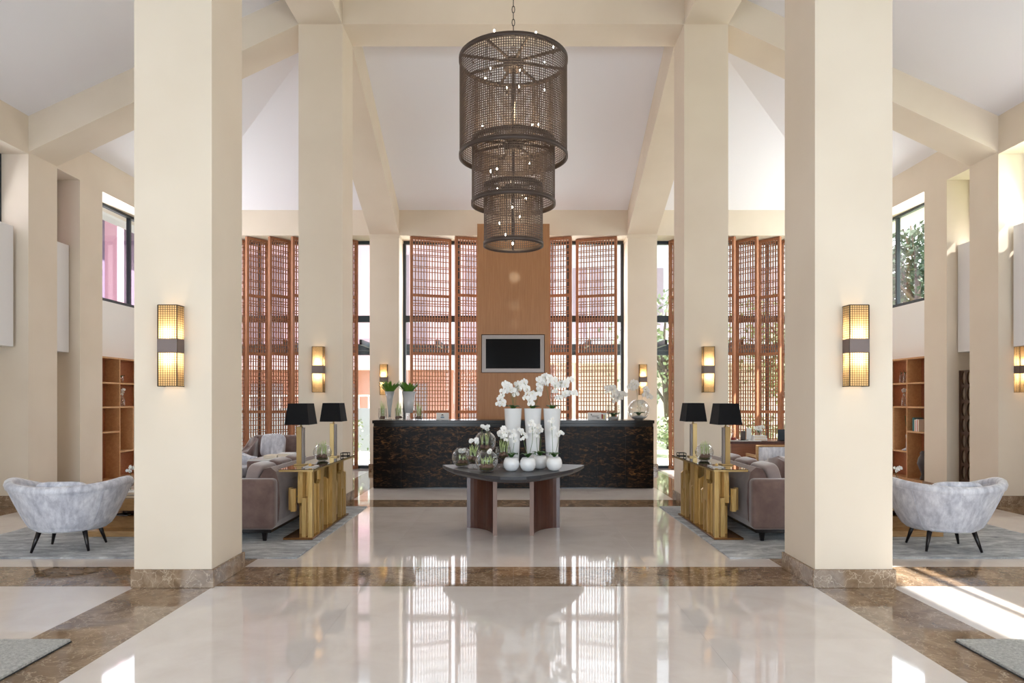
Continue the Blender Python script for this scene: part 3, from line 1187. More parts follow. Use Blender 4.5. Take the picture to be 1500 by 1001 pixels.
for i, (x, y) in enumerate(vx):
    r = thing('orchid_vase', 'tall white tapered vase of arching white orchids, %s of the three on the black table' % vl[i], 'flower vase', (x, y, TT))
    MB().lathe([(0.058, 0), (0.066, 0.01), (0.080, 0.3), (0.101, 0.66), (0.104, 0.665), (0.096, 0.66), (0.09, 0.62)], n=32).build('vase', 'ceramic', r)
    MB().lathe([(0.0905, 0.615), (0.05, 0.635), (0.01, 0.64)], n=16, cap0=False, cap1=True).build('moss', 'moss', r)
    for st in sprays[i]:
        spray(r, [rel(px, py, Y, x, y, TT) for px, py, Y in st], 9 if len(st) > 4 else 7, 1.02, 0.032, 0.4)
    leaves(r, 0.655, 7, 1.05)
# small white bowls
bw = [(-0.022, 7.47, 'leftmost of the four on the table'), (0.156, 7.46, 'second from the left of the four on the table'),
      (0.295, 7.72, 'set back third of the four on the table'), (0.44, 7.52, 'rightmost of the four on the table')]
bs = [[[(749, 668, 7.47), (745, 650, 7.5), (741, 634, 7.5), (736, 628, 7.5)], [(750, 668, 7.5), (753, 650, 7.5), (751, 636, 7.5), (747, 630, 7.5)]],
      [[(773, 668, 7.46), (768, 650, 7.5), (766, 634, 7.5), (760, 630, 7.5)], [(775, 668, 7.46), (780, 645, 7.48), (779, 622, 7.48), (776, 617, 7.48)]],
      [[(788, 668, 7.7), (786, 645, 7.7), (787, 632, 7.68), (792, 628, 7.66)], [(790, 668, 7.7), (792, 645, 7.7), (786, 626, 7.68), (781, 632, 7.66)]],
      [[(810, 668, 7.52), (809, 640, 7.52), (808, 620, 7.5), (806, 614, 7.5)], [(813, 668, 7.52), (818, 645, 7.52), (817, 632, 7.5), (821, 636, 7.5)]]]
for i, (x, y, lb) in enumerate(bw):
    r = thing('orchid_bowl', 'small white bowl of slender orchids, ' + lb, 'flower bowl', (x, y, TT))
    MB().lathe([(0.03, 0), (0.06, 0.012), (0.082, 0.045), (0.087, 0.08), (0.080, 0.118), (0.062, 0.148), (0.058, 0.146), (0.066, 0.125)], n=32).build('bowl', 'ceramic', r)
    MB().lathe([(0.064, 0.128), (0.02, 0.14)], n=14, cap0=False, cap1=True).build('moss', 'moss', r)
    for st in bs[i]:
        spray(r, [rel(px, py, Y, x, y, TT) for px, py, Y in st], 7, 0.72, 0.028, 0.5)
    leaves(r, 0.15, 5, 0.95, a0=0.6 + i)

# glass vessels with bulbs
BULB = meshof(lambda b: b.lathe([(0.004, -0.016), (0.016, -0.010), (0.018, 0.0), (0.011, 0.014), (0.004, 0.024)], n=10, cap1=True), 'bulb_skin')


def bulbs(r, c, rad, n, hshoot, flowers=2, shoot_m='shoot'):
    for k in range(n):
        a = 2 * PI * k / n + rnd.uniform(-0.4, 0.4)
        q = rad * rnd.uniform(0.35, 0.95)
        p = (c[0] + q * math.cos(a), c[1] + q * math.sin(a), c[2] + rnd.uniform(0, 0.012))
        s_ = rnd.uniform(1.1, 1.4)
        bb = shared('plant_bulb', BULB, r, p, (rnd.uniform(-0.3, 0.3), rnd.uniform(-0.3, 0.3), 0), (s_, s_, s_))
        for _ in range(3):
            lx, ly = rnd.uniform(-0.02, 0.02), rnd.uniform(-0.02, 0.02)
            h_ = hshoot * rnd.uniform(0.6, 1.0)
            MB().tube([(p[0], p[1], p[2] + 0.018), (p[0] + lx * 0.4, p[1] + ly * 0.4, p[2] + h_ * 0.6), (p[0] + lx * 1.6, p[1] + ly * 1.6, p[2] + h_)],
                      [0.0042, 0.0036, 0.0012], 5).build('shoot', shoot_m, r)
        if k < flowers:
            lx = rnd.uniform(-0.03, 0.03)
            h_ = hshoot * rnd.uniform(1.05, 1.45)
            MB().tube([(p[0], p[1], p[2] + 0.018), (p[0] + lx * 0.5, p[1], p[2] + h_ * 0.6), (p[0] + lx, p[1], p[2] + h_)], 0.0024, 5).build('stem', 'stem_green', r)
            for _ in range(5):
                shared('flower', NARC, r, (p[0] + lx + rnd.uniform(-0.014, 0.014), p[1] - 0.008 + rnd.uniform(-0.01, 0.004), p[2] + h_ + rnd.uniform(-0.012, 0.012)),
                       (rnd.uniform(-0.6, 0.6), rnd.uniform(-0.6, 0.6), rnd.uniform(-1, 1)), (1.35, 1.35, 1.35))


def globe(label, x, y, z, rad, foot=0.0, open_r=0.55, n=7, hshoot=0.12, flowers=3, group=None):
    """glass fish bowl, optionally lifted on a glass foot"""
    r = thing('glass_bowl', label, 'glass bowl', (x, y, z), 0, group)
    prof = []
    if foot:
        prof += [(rad * 0.62, 0.0), (rad * 0.6, 0.006), (0.014, 0.014), (0.011, foot * 0.5), (0.016, foot)]
    zc = foot + rad * 0.93
    a1 = math.acos(max(-1, min(1, open_r)))
    for k in range(13):
        a = -1.2 + (a1 + 1.2) * k / 12
        prof.append((rad * math.cos(a), zc + rad * math.sin(a)))
    prof.append((prof[-1][0] + 0.006, prof[-1][1] + 0.006))
    MB().lathe(prof, n=32).build('glass', 'vessel_glass', r)
    zb = zc - rad * 0.62
    MB().sphere((0, 0, zb - 0.008), rad * 0.66, (1, 1, 0.22), 14, 8).build('moss', 'moss', r)
    bulbs(r, (0, 0, zb + 0.012), rad * 0.55, n, hshoot, flowers)
    return r


globe('round glass fish bowl of bulbs at the left end of the black table', -0.585, 7.95, TT, 0.118, 0, 0.5, 6, 0.10, 2)
globe('footed glass bowl of bulbs beside the leftmost fish bowl', -0.445, 7.72, TT, 0.088, 0.07, 0.8, 9, 0.15, 4)
globe('high footed glass globe of bulbs, tallest of the glass bowls', -0.325, 8.02, TT, 0.128, 0.16, 0.45, 8, 0.17, 4)
globe('round glass fish bowl of brown bulbs at the front of the glass group', -0.285, 7.42, TT, 0.122, 0, 0.5, 10, 0.12, 1)
globe('shallow footed glass bowl of white narcissus left of the first tall vase', -0.115, 7.86, TT, 0.092, 0.10, 0.9, 9, 0.18, 7)

# ------------------------------------------------------------------ objects on the reception counter
def agave_vase(label, x, y, prof, top_r, zt_, foot):
    r = thing('leaf_vase', label, 'vase', (x, y, DT))
    MB().lathe(prof, n=28).build('vase', 'grey_ceramic', r)
    if foot:
        MB().lathe([(0.055, 0), (0.05, 0.008), (0.02, 0.03), (0.03, foot)], n=24).build('glass_foot', 'vessel_glass', r)
    for k in range(36):
        a = rnd.uniform(0, 6.28)
        q = top_r * rnd.uniform(0.1, 0.7)
        s_ = rnd.uniform(0.95, 1.35)
        shared('leaf', BLADE, r, (q * math.cos(a), q * math.sin(a), zt_ - 0.03), (-rnd.uniform(-0.35, 0.2), 0, a - PI / 2), (s_, s_, s_))
    MB().lathe([(top_r * 0.9, zt_ - 0.03), (0.01, zt_ - 0.02)], n=14, cap0=False, cap1=True).build('moss', 'moss', r)


agave_vase('slim trumpet shaped grey vase of pointed green leaves, left end of the counter', -2.13, 12.0,
           [(0.018, 0.05), (0.024, 0.10), (0.034, 0.22), (0.052, 0.36), (0.086, 0.49), (0.08, 0.487), (0.06, 0.42)], 0.082, 0.49, 0.06)
agave_vase('wider straight tapered grey vase of pointed green leaves, left part of the counter', -1.80, 12.0,
           [(0.055, 0.12), (0.07, 0.13), (0.082, 0.25), (0.118, 0.49), (0.11, 0.487), (0.1, 0.42)], 0.112, 0.49, 0.125)
for px, lb in ((560, 'leftmost little glass of sprouting bulbs on the counter'), (584, 'middle little glass of sprouting bulbs between the two leaf vases'),
               (613, 'rightmost little glass of sprouting bulbs on the counter, right of the leaf vases')):
    x = (px - 752) * 11.9 / F
    r = thing('bulb_glass', lb, 'glass bowl', (x, 11.93, DT), 0, 'little bulb glasses on the counter')
    MB().lathe([(0.04, 0), (0.06, 0.008), (0.075, 0.06), (0.072, 0.14), (0.068, 0.2)], n=24).build('glass', 'vessel_glass', r)
    bulbs(r, (0, 0, 0.035), 0.05, 7, 0.30, 0)


def card(label, px, wpx, hgt, y, marks):
    x = (px - 752) * y / F
    r = thing('desk_card', label, 'desk card', (x, y, DT))
    wd = wpx * y / F / 2
    M_ = Matrix.Rotation(R(-10), 4, 'X')
    MB().box(-wd, -0.002, 0, wd, 0.002, hgt, M=M_).build('card', 'paper', r)
    MB().box(-wd, -0.03, 0, wd, 0.05, 0.004).build('stand', 'vessel_glass', r)
    for mx_, mz, mw, mh, mm in marks:
        MB().box(mx_ - mw, -0.0045, mz - mh, mx_ + mw, -0.0025, mz + mh, M=M_).build('print_mark', mm, r)


card('white card stand with a small grey emblem on the left of the counter', 648, 18, 0.125, 11.95,
     [(0, 0.085, 0.02, 0.004, 'print_dark'), (0, 0.095, 0.012, 0.005, 'print_dark'), (0, 0.065, 0.018, 0.003, 'print_blue'), (0, 0.045, 0.03, 0.008, 'print_blue')])
card('white card stand with printed marks on the right of the counter', 871, 20, 0.13, 11.95,
     [(-0.055, 0.1, 0.012, 0.004, 'print_dark'), (-0.055, 0.088, 0.004, 0.012, 'print_dark'), (0.01, 0.07, 0.06, 0.003, 'print_dark'), (0.01, 0.055, 0.05, 0.003, 'book_grey'), (0.06, 0.035, 0.02, 0.006, 'print_dark')])
r = thing('photo_card', 'small card with an orange flower print beside the right card stand', 'desk card', (1.55, 11.98, DT))
MB().box(-0.05, 0, 0, 0.05, 0.012, 0.12).build('card', 'paper', r)
MB().box(-0.035, -0.002, 0.02, -0.01, 0, 0.10).build('print_mark', 'book_red', r)
MB().box(-0.005, -0.002, 0.015, 0.02, 0, 0.085).build('print_mark', 'petal_centre', r)

x = 1.72
r = thing('glass_orchid_vase', 'cylindrical glass vase with white orchids on the right of the counter', 'flower vase', (x, 12.0, DT))
MB().lathe([(0.085, 0), (0.09, 0.01), (0.115, 0.14), (0.105, 0.26)], n=28).build('glass', 'vessel_glass', r)
MB().lathe([(0.082, 0.006), (0.09, 0.05), (0.02, 0.06)], n=20, cap1=True).build('pebble_bed', 'pebble', r)
leaves(r, 0.06, 7, 1.3, LEAF)
spray(r, [(0, 0, 0.06), (-0.02, 0, 0.3), (0.0, -0.02, 0.5), (-0.04, -0.04, 0.58), (-0.08, -0.05, 0.52)], 11, 1.35, 0.045, 0.45)
spray(r, [(0.01, 0, 0.06), (0.03, 0, 0.3), (0.02, -0.02, 0.48), (0.0, -0.05, 0.45)], 10, 1.35, 0.045, 0.4)
spray(r, [(0.02, 0, 0.06), (0.06, 0, 0.3), (0.12, -0.02, 0.45), (0.16, -0.03, 0.42)], 9, 1.35, 0.045, 0.5)
x = 2.16
r = thing('glass_orchid_bowl', 'big round glass bowl with white orchids at the right end of the counter', 'flower bowl', (x, 12.02, DT))
pr = [(0.187 * math.cos(-1.2 + 2.35 * k / 14), 0.175 + 0.187 * math.sin(-1.2 + 2.35 * k / 14)) for k in range(15)]
MB().lathe(pr, n=36).build('glass', 'vessel_glass', r)
MB().lathe([(0.07, 0.006), (0.13, 0.05), (0.05, 0.075)], n=20, cap1=True).build('pebble_bed', 'pebble', r)
leaves(r, 0.08, 8, 1.2, LEAF)
spray(r, [(0, 0, 0.07), (-0.02, 0, 0.35), (-0.05, -0.03, 0.6), (-0.1, -0.05, 0.65), (-0.13, -0.06, 0.56)], 12, 1.35, 0.045, 0.5)
spray(r, [(0.02, 0, 0.07), (0.05, 0, 0.3), (0.08, -0.03, 0.52), (0.13, -0.05, 0.5), (0.14, -0.06, 0.42)], 11, 1.35, 0.045, 0.5)
spray(r, [(0.0, 0, 0.07), (0.02, 0, 0.2), (0.03, -0.03, 0.34), (0.05, -0.05, 0.26)], 6, 0.8, 0.03, 0.5)

# ------------------------------------------------------------------ rugs
for sgn, side in ((-1, 'left'), (1, 'right')):
    x0, x1 = sorted((sgn * 2.04, sgn * 5.67))
    b = MB()
    b.box(x0, 6.57, 0.0, x1, 9.74, 0.014, 0.004, 1)
    tag(b.build('area_rug', 'rug_wool'), 'large silvery grey rug under the %s seating group' % side, 'rug')
    x0, x1 = sorted((sgn * 2.735, sgn * 6.4))
    rr = thing('floor_mat', 'pale grey pile rug cut by the %s front corner of the picture' % side, 'rug', ((x0 + x1) / 2, 3.0, 0))
    hx = (x1 - x0) / 2
    MB().box(-hx, -1.6, 0.004, hx, 1.31, 0.022, 0.004, 1).build('pile', 'mat_wool', rr)
    MB().box(-hx - 0.004, -1.604, 0.0005, hx + 0.004, 1.314, 0.007).build('backing', 'rug_edge', rr)
RZ = 0.015

# ------------------------------------------------------------------ console tables, lamps, sofas (mirrored pair)
def arc(cx, cz, r, a0, a1, n=7):
    return [(cx + r * math.cos(R(a0 + (a1 - a0) * k / n)), cz + r * math.sin(R(a0 + (a1 - a0) * k / n))) for k in range(n + 1)]


PLATES = {
    'bar': [(-0.035, 0), (0.035, 0), (0.035, 1), (-0.035, 1)],
    'bite': [(-0.05, 0), (0.035, 0), (0.035, 0.42)] + arc(0.085, 0.55, 0.05, 210, 120, 6)[::1] + [(0.05, 0.62), (0.05, 1), (-0.05, 1)],
    'arch': [(-0.09, 0), (-0.045, 0), (-0.045, 0.45)] + arc(0.0, 0.45, 0.045, 180, 0, 8)[1:] + [(0.045, 0), (0.09, 0), (0.09, 0.75), (0.05, 0.8), (0.05, 1), (-0.03, 1), (-0.03, 0.82), (-0.09, 0.76)],
    'hook': [(-0.03, 0), (0.02, 0), (0.02, 0.35), (0.08, 0.42), (0.09, 0.62), (0.03, 0.7), (0.03, 1), (-0.06, 1), (-0.06, 0.74), (-0.03, 0.6)],
    'short': [(-0.03, 0.38), (0.03, 0.38), (0.03, 0.72), (-0.03, 0.72)],
    'low': [(-0.035, 0), (0.03, 0), (0.03, 0.50), (0.05, 0.52), (0.05, 0.58), (-0.035, 0.58)],
    'hang': [(-0.04, 0.5), (0.02, 0.44), (0.055, 0.52), (0.055, 1), (-0.025, 1), (-0.04, 0.8)],
}
for sgn, side in ((-1, 'left'), (1, 'right')):
    cxs = sgn * 2.283
    r = thing('console_table', 'gilded console table of sculpted upright plates with dark glass top, %s side' % side, 'console table', (cxs, 8.22, RZ))
    zt_ = 0.755
    MB().box(-0.157, -0.84, 0, 0.157, 0.78, 0.022, 0.002, 1).build('base_plate', 'base_gold', r)
    MB().box(-0.179, -0.905, zt_ - 0.026, 0.181, 1.002, zt_ - 0.006).build('top_frame', 'pale_gold', r)
    MB().box(-0.182, -0.908, zt_ - 0.006, 0.182, 1.003, zt_).build('glass_top', 'dark_glass_top', r)
    lay = [('bar', 0.12, -0.77, .045, 1), ('low', 0.045, -0.74, .045, 1), ('hang', -0.01, -0.68, .05, 1.2), ('short', -0.07, -0.76, .045, 1), ('short', -0.13, -0.66, .035, .9),
           ('arch', 0.12, -0.44, .04, 1.0), ('bite', 0.0, -0.14, .05, 1.0), ('bar', 0.12, 0.05, .045, 0.7), ('hook', 0.11, 0.24, .04, 1.0), ('bar', -0.08, 0.5, .04, 0.8),
           ('arch', 0.11, 0.56, .045, 0.9), ('bar', 0.0, 0.70, .05, 0.7)]
    across = [('arch', 0.03, -0.58, .045, 0.95, 1), ('hook', 0.06, -0.30, .05, 1.0, -1), ('arch', 0.0, -0.02, .045, 1.1, 1), ('bite', 0.08, 0.14, .05, 1.1, -1),
              ('hook', 0.0, 0.38, .045, 1.1, 1), ('arch', 0.05, 0.70, .045, 0.95, -1)]
    hz = zt_ - 0.022 - 0.022
    for kind_, px_, py_, th_, ws_ in lay:
        poly = [(py_ + a * ws_, 0.022 + z * hz) for a, z in PLATES[kind_]]
        xx = -sgn * px_
        nm = {'short': 'short_plate', 'low': 'low_plate'}.get(kind_, 'upright_plate')
        o = MB().prism(poly, xx - th_ / 2, xx + th_ / 2, 'x').build(nm, 'gold', r)
    for kind_, px_, py_, th_, ws_, fl_ in across:
        poly = [(-sgn * px_ + fl_ * a * ws_, 0.022 + z * hz) for a, z in PLATES[kind_]]
        MB().prism(poly, py_ - th_ / 2, py_ + th_ / 2, 'y').build('cross_plate', 'gold', r)
    # supports so short plates hang on a rod
    MB().tube([(sgn * 0.06, -0.78, 0.44), (sgn * 0.06, -0.60, 0.44)], 0.008, 6).build('rod', 'gold', r)
    CT = RZ + zt_
    # table lamps
    for yl, xl, lb in ((7.8, 2.375, 'nearer'), (8.92, 2.30, 'farther')):
        l = thing('table_lamp', '%s black shaded gold table lamp on the %s console table' % (lb, side), 'table lamp', (sgn * xl, yl, CT))
        MB().box(-0.06, -0.07, 0, 0.06, 0.07, 0.016, 0.002, 1).build('base', 'pale_gold', l)
        MB().box(-0.042 if sgn < 0 else -0.012, -0.035, 0.016, 0.012 if sgn < 0 else 0.042, 0.035, 0.43, 0.002, 1).build('post', 'pale_gold', l)
        x0_, x1_ = (0.014, 0.036) if sgn < 0 else (-0.036, -0.014)
        MB().box(x0_, -0.03, 0.016, x1_, 0.03, 0.42).build('glass_slab', 'smoke_slab', l)
        MB().tube([(0, 0, 0.43), (0, 0, 0.50)], 0.01, 8).build('stem', 'gold', l)
        b = MB()
        bm = b.bm
        lv = [(0.135, 0.165, 0.455), (0.105, 0.135, 0.69), (0.102, 0.132, 0.69), (0.132, 0.162, 0.455)]
        rings = [[bm.verts.new((i * a, j * c_, z)) for i, j in ((-1, -1), (1, -1), (1, 1), (-1, 1))] for a, c_, z in lv]
        for q in range(4):
            A, B = rings[q], rings[(q + 1) % 4]
            for k in range(4):
                bm.faces.new((A[k], A[(k + 1) % 4], B[(k + 1) % 4], B[k]))
        b.build('lamp_shade', 'black_fabric', l)
        MB().box(-0.105, -0.004, 0.49, 0.105, 0.004, 0.496).build('shade_ring', 'gold', l)
    globe('round glass bowl of green shoots between the lamps on the %s console table' % side, sgn * 2.29, 8.36, CT, 0.108, 0, 0.45, 8, 0.20, 0)
    # dishes and frames on console
    t_ = thing('wire_tray', 'small open dark wire box behind the glass bowl on the %s console table' % side, 'tray', (sgn * 2.19, 9.08, CT))
    b = MB()
    q = 0.004
    for z in (0.002, 0.035):
        for sx_ in (-1, 1):
            b.box(sx_ * 0.045 - q, -0.06, z, sx_ * 0.045 + q, 0.06, z + 2 * q)
            b.box(-0.045, sx_ * 0.06 - q, z, 0.045, sx_ * 0.06 + q, z + 2 * q)
    for sx_ in (-1, 1):
        for sy_ in (-1, 1):
            b.box(sx_ * 0.045 - q, sy_ * 0.06 - q, 0, sx_ * 0.045 + q, sy_ * 0.06 + q, 0.04)
    b.build('wire_body', 'black_lacquer', t_)
    t_ = thing('tray', 'flat pale tray with a little gold ornament by the nearer lamp, %s console' % side, 'tray', (sgn * 2.21, 7.62, CT))
    MB().box(-0.06, -0.1, 0, 0.06, 0.1, 0.008, 0.002, 1).build('plate', 'marble_white', t_)
    MB().lathe([(0.012, 0.008), (0.02, 0.02), (0.012, 0.034), (0.004, 0.04)], (0.0, -0.04), 12, cap1=True).build('ornament', 'gold', t_)
    MB().lathe([(0.018, 0.008), (0.024, 0.018), (0.02, 0.018)], (0.0, 0.05), 12).build('dish', 'base_gold', t_)

    # sofa : back towards the aisle, seat facing outward
    s = thing('sofa', 'mauve brown velvet sofa with its back to the %s console table' % side, 'sofa', (sgn * 2.50, 8.3, RZ))
    L_ = 1.04                       # half length along y
    dpt = 0.86

    def X(a):
        return sgn * a
    def bb(mb, a0, y0, z0, a1, y1, z1, bev, seg=3):
        x0_, x1_ = sorted((X(a0), X(a1)))
        mb.box(x0_, y0, z0, x1_, y1, z1, bev, seg)
        return mb
    bb(MB(), 0.04, -L_ + 0.04, 0.09, dpt - 0.03, L_ - 0.04, 0.125, 0.004, 1).build('plinth', 'black_wood', s)
    bb(MB(), 0.03, -L_ + 0.02, 0.125, dpt, L_ - 0.02, 0.34, 0.03).build('seat_base', 'velvet', s, smooth=True)
    # back with a rounded outward bulge
    prof = [(0.03, 0.125), (-0.0, 0.2), (-0.015, 0.40), (-0.005, 0.60), (0.03, 0.72), (0.085, 0.765), (0.15, 0.75), (0.2, 0.66), (0.22, 0.34), (0.22, 0.125)]
    b = MB()
    b.prism([(X(a), z) for a, z in prof], -L_ + 0.16, L_ - 0.16, 'y')
    b.build('backrest', 'velvet', s)
    for sg_ in (-1, 1):
        ya, yb = sorted((sg_ * L_, sg_ * (L_ - 0.16)))
        ar = bb(MB(), 0.0, ya, 0.125, dpt + 0.02, yb, 0.655, 0.045, 4).build('armrest', 'velvet', s, smooth=True)
    for k in range(3):
        yc = (-1 + k) * 0.575
        bb(MB(), 0.22, yc - 0.285, 0.335, dpt + 0.03, yc + 0.285, 0.475, 0.04, 3).build('seat_cushion', 'velvet', s, smooth=True)
        M_ = Matrix.Rotation(sgn * R(-14), 4, 'Y')
        o = MB().pillow((X(0.31), yc, 0.595), (0.17, 0.56, 0.40), M_, 0.4, 0.35).build('back_cushion', 'velvet_light' if k == 0 else 'velvet', s)
    for sy_ in (-1, 1):
        for ax in (0.12, dpt - 0.1):
            MB().frustum((X(ax), sy_ * (L_ - 0.09)), 0.016, 0.016, 0, 0.026, 0.026, 0.10).build('leg', 'black_wood', s)

# ------------------------------------------------------------------ tub armchairs
def tub_chair(label, x, y, rz):
    r = thing('tub_armchair', label, 'armchair', (x, y, RZ), rz)
    nu, nv = 48, 10
    A = R(138)

    def pt(u, v, inner):
        # u -1..1 around the back (0 = centre back, facing -Y), v 0..1 bottom to rim
        a = u * A
        zt_ = 0.615 + 0.055 * min(1.0, abs(a) / R(75)) ** 1.6
        if abs(a) > R(95):
            zt_ -= 0.10 * (abs(a) - R(95)) / R(43)
        z = 0.20 + (zt_ - 0.20) * v
        fl_ = v ** 0.8
        rx = 0.33 + 0.23 * fl_
        ry = 0.30 + 0.17 * fl_
        if v < 0.12:
            k_ = 0.93 + 0.07 * math.sqrt(v / 0.12)
            rx *= k_
            ry *= k_
        if inner:
            rx -= 0.075
            ry -= 0.075
        px_ = rx * math.sin(a)
        py_ = -ry * math.cos(a)
        return Vector((px_, py_ + 0.02 + 0.06 * v * 0, z))
    b = MB()
    O = [[b.bm.verts.new(pt(-1 + 2 * i / nu, j / nv, False)) for j in range(nv + 1)] for i in range(nu + 1)]
    I = [[b.bm.verts.new(pt(-1 + 2 * i / nu, j / nv, True)) for j in range(nv + 1)] for i in range(nu + 1)]
    for i in range(nu):
        for j in range(nv):
            b.bm.faces.new((O[i][j], O[i + 1][j], O[i + 1][j + 1], O[i][j + 1]))
            b.bm.faces.new((I[i][j], I[i][j + 1], I[i + 1][j + 1], I[i + 1][j]))
        b.bm.faces.new((O[i][nv], O[i + 1][nv], I[i + 1][nv], I[i][nv]))
        b.bm.faces.new((O[i][0], I[i][0], I[i + 1][0], O[i + 1][0]))
    for i in (0, nu):
        for j in range(nv):
            b.bm.faces.new((O[i][j], O[i][j + 1], I[i][j + 1], I[i][j]))
    sh = b.build('shell', 'silver_fabric', r, smooth=True)
    # rolled rim
    pts = [(pt(-1 + 2 * i / nu, 1, False) + pt(-1 + 2 * i / nu, 1, True)) / 2 for i in range(nu + 1)]
    MB().tube([p + Vector((0, 0, 0.0)) for p in pts], 0.045, 10).build('rim_roll', 'silver_fabric', r)
    # piping under the rim
    pts = [pt(-1 + 2 * i / nu, 0.93, False) * 1.0 + Vector((0, 0, 0)) for i in range(nu + 1)]
    pts = [Vector((p.x * 1.012, p.y * 1.012, p.z)) for p in pts]
    MB().tube(pts, 0.0045, 5).build('piping', 'silver_fabric', r)
    # stitched seams of the channels
    for u in (-0.72, -0.36, 0.36, 0.72):
        q = [pt(u, j / nv, False) for j in range(nv)]
        q = [Vector((p.x * 1.004, p.y * 1.004, p.z)) for p in q]
        MB().tube(q, 0.003, 5).build('seam', 'silver_fabric', r)
    # seat
    b = MB()
    b.lathe([(0.28, 0.20), (0.31, 0.22), (0.32, 0.34), (0.30, 0.36)], (0, 0.0), 32, cap1=True)
    bmesh.ops.scale(b.bm, vec=(1.02, 0.98, 1), verts=b.bm.verts)
    b.build('seat_base', 'silver_fabric', r)
    b = MB()
    b.pillow((0, 0.06, 0.415), (0.68, 0.62, 0.15), None, 0.4, 0.8)
    b.build('seat_cushion', 'silver_fabric', r)
    M_ = Matrix.Rotation(R(-12), 4, 'X')
    MB().pillow((0.02, -0.24, 0.55), (0.46, 0.13, 0.28), M_, 0.4, 0.4).build('back_pillow', 'silver_fabric', r)
    for sx_, sy_ in ((-1, -1), (1, -1), (-1, 1), (1, 1)):
        b = MB()
        t0 = Vector((sx_ * 0.20, sy_ * 0.17, 0.215))
        t1 = Vector((sx_ * 0.255, sy_ * 0.215, 0.006))
        b.tube([t1, t1 * 0.5 + t0 * 0.5, t0], [0.011, 0.018, 0.025], 10)
        b.build('leg', 'black_wood', r)
    return r


tub_chair('silver grey tub armchair left of the nearest left column, seen from behind', -4.44, 6.98, R(10))
tub_chair('silver grey tub armchair right of the nearest right column, seen from behind', 4.30, 6.98, R(-6))

# low oak coffee tables
for sgn, side in ((-1, 'left'), (1, 'right')):
    r = thing('coffee_table', 'low stepped oak coffee table behind the %s tub armchair' % side, 'coffee table', (sgn * 4.10, 8.05, RZ))
    MB().box(-0.56, -0.5, 0, 0.56, 0.5, 0.06, 0.003, 1).build('base', 'oak', r)
    MB().box(-0.52, -0.30, 0.06, 0.52, 0.40, 0.19, 0.003, 1).build('lower_block', 'oak', r)
    MB().box(-0.54, -0.42, 0.27, 0.54, 0.46, 0.40, 0.003, 1).build('top_block', 'oak', r)
    MB().box(-0.3, -0.2, 0.19, 0.3, 0.3, 0.27).build('core', 'mahogany', r)
    zt_ = RZ + 0.40
    for k, (mm, lb) in enumerate((('book_navy', 'dark book lying at the bottom of the stack on the %s coffee table'), ('paper', 'white book lying on top of the stack on the %s coffee table'))):
        bk = thing('book', lb % side, 'book', (sgn * 4.25, 7.78, zt_ + 0.035 * k))
        MB().box(-0.15, -0.11, 0, 0.15, 0.11, 0.034, 0.002, 1).build('cover', mm, bk)
        MB().box(-0.148, -0.113, 0.004, 0.146, 0.105, 0.030).build('pages', 'book_cream', bk)
    mg = thing('magazine', 'magazine lying on the lower step of the %s coffee table' % side, 'magazine', (sgn * 4.43, 7.66 + 0.14, RZ + 0.19))
    MB().box(-0.13, -0.04, 0.001, 0.13, 0.04, 0.012).build('cover', 'book_grey', mg)
    MB().box(-0.12, -0.043, 0.012, 0.10, 0.03, 0.022).build('second_issue', 'book_navy', mg)
    vs = thing('bud_vase', 'thin clear vase with pale flowers on the %s coffee table' % side, 'vase', (sgn * 4.27, 7.78, zt_ + 0.07))
    MB().lathe([(0.03, 0), (0.033, 0.01), (0.02, 0.1), (0.028, 0.17)], n=18).build('glass', 'vessel_glass', vs)
    spray(vs, [(0, 0, 0.01), (0.0, 0, 0.15), (-0.01, -0.01, 0.26), (0.03, -0.02, 0.25)], 5, 0.75, 0.02, 0.55)
r = thing('side_table', 'small open oak framed side table right of the right tub armchair', 'side table', (5.12, 8.1, RZ))
for sx_ in (-1, 1):
    for sy_ in (-1, 1):
        MB().box(sx_ * 0.17 - 0.014, sy_ * 0.15 - 0.014, 0, sx_ * 0.17 + 0.014, sy_ * 0.15 + 0.014, 0.40).build('leg', 'oak', r)
    MB().box(sx_ * 0.17 - 0.014, -0.136, 0.0, sx_ * 0.17 + 0.014, 0.136, 0.028).build('foot_rail', 'oak', r)
MB().box(-0.2, -0.18, 0.40, 0.2, 0.18, 0.43, 0.003, 1).build('tabletop', 'oak', r)

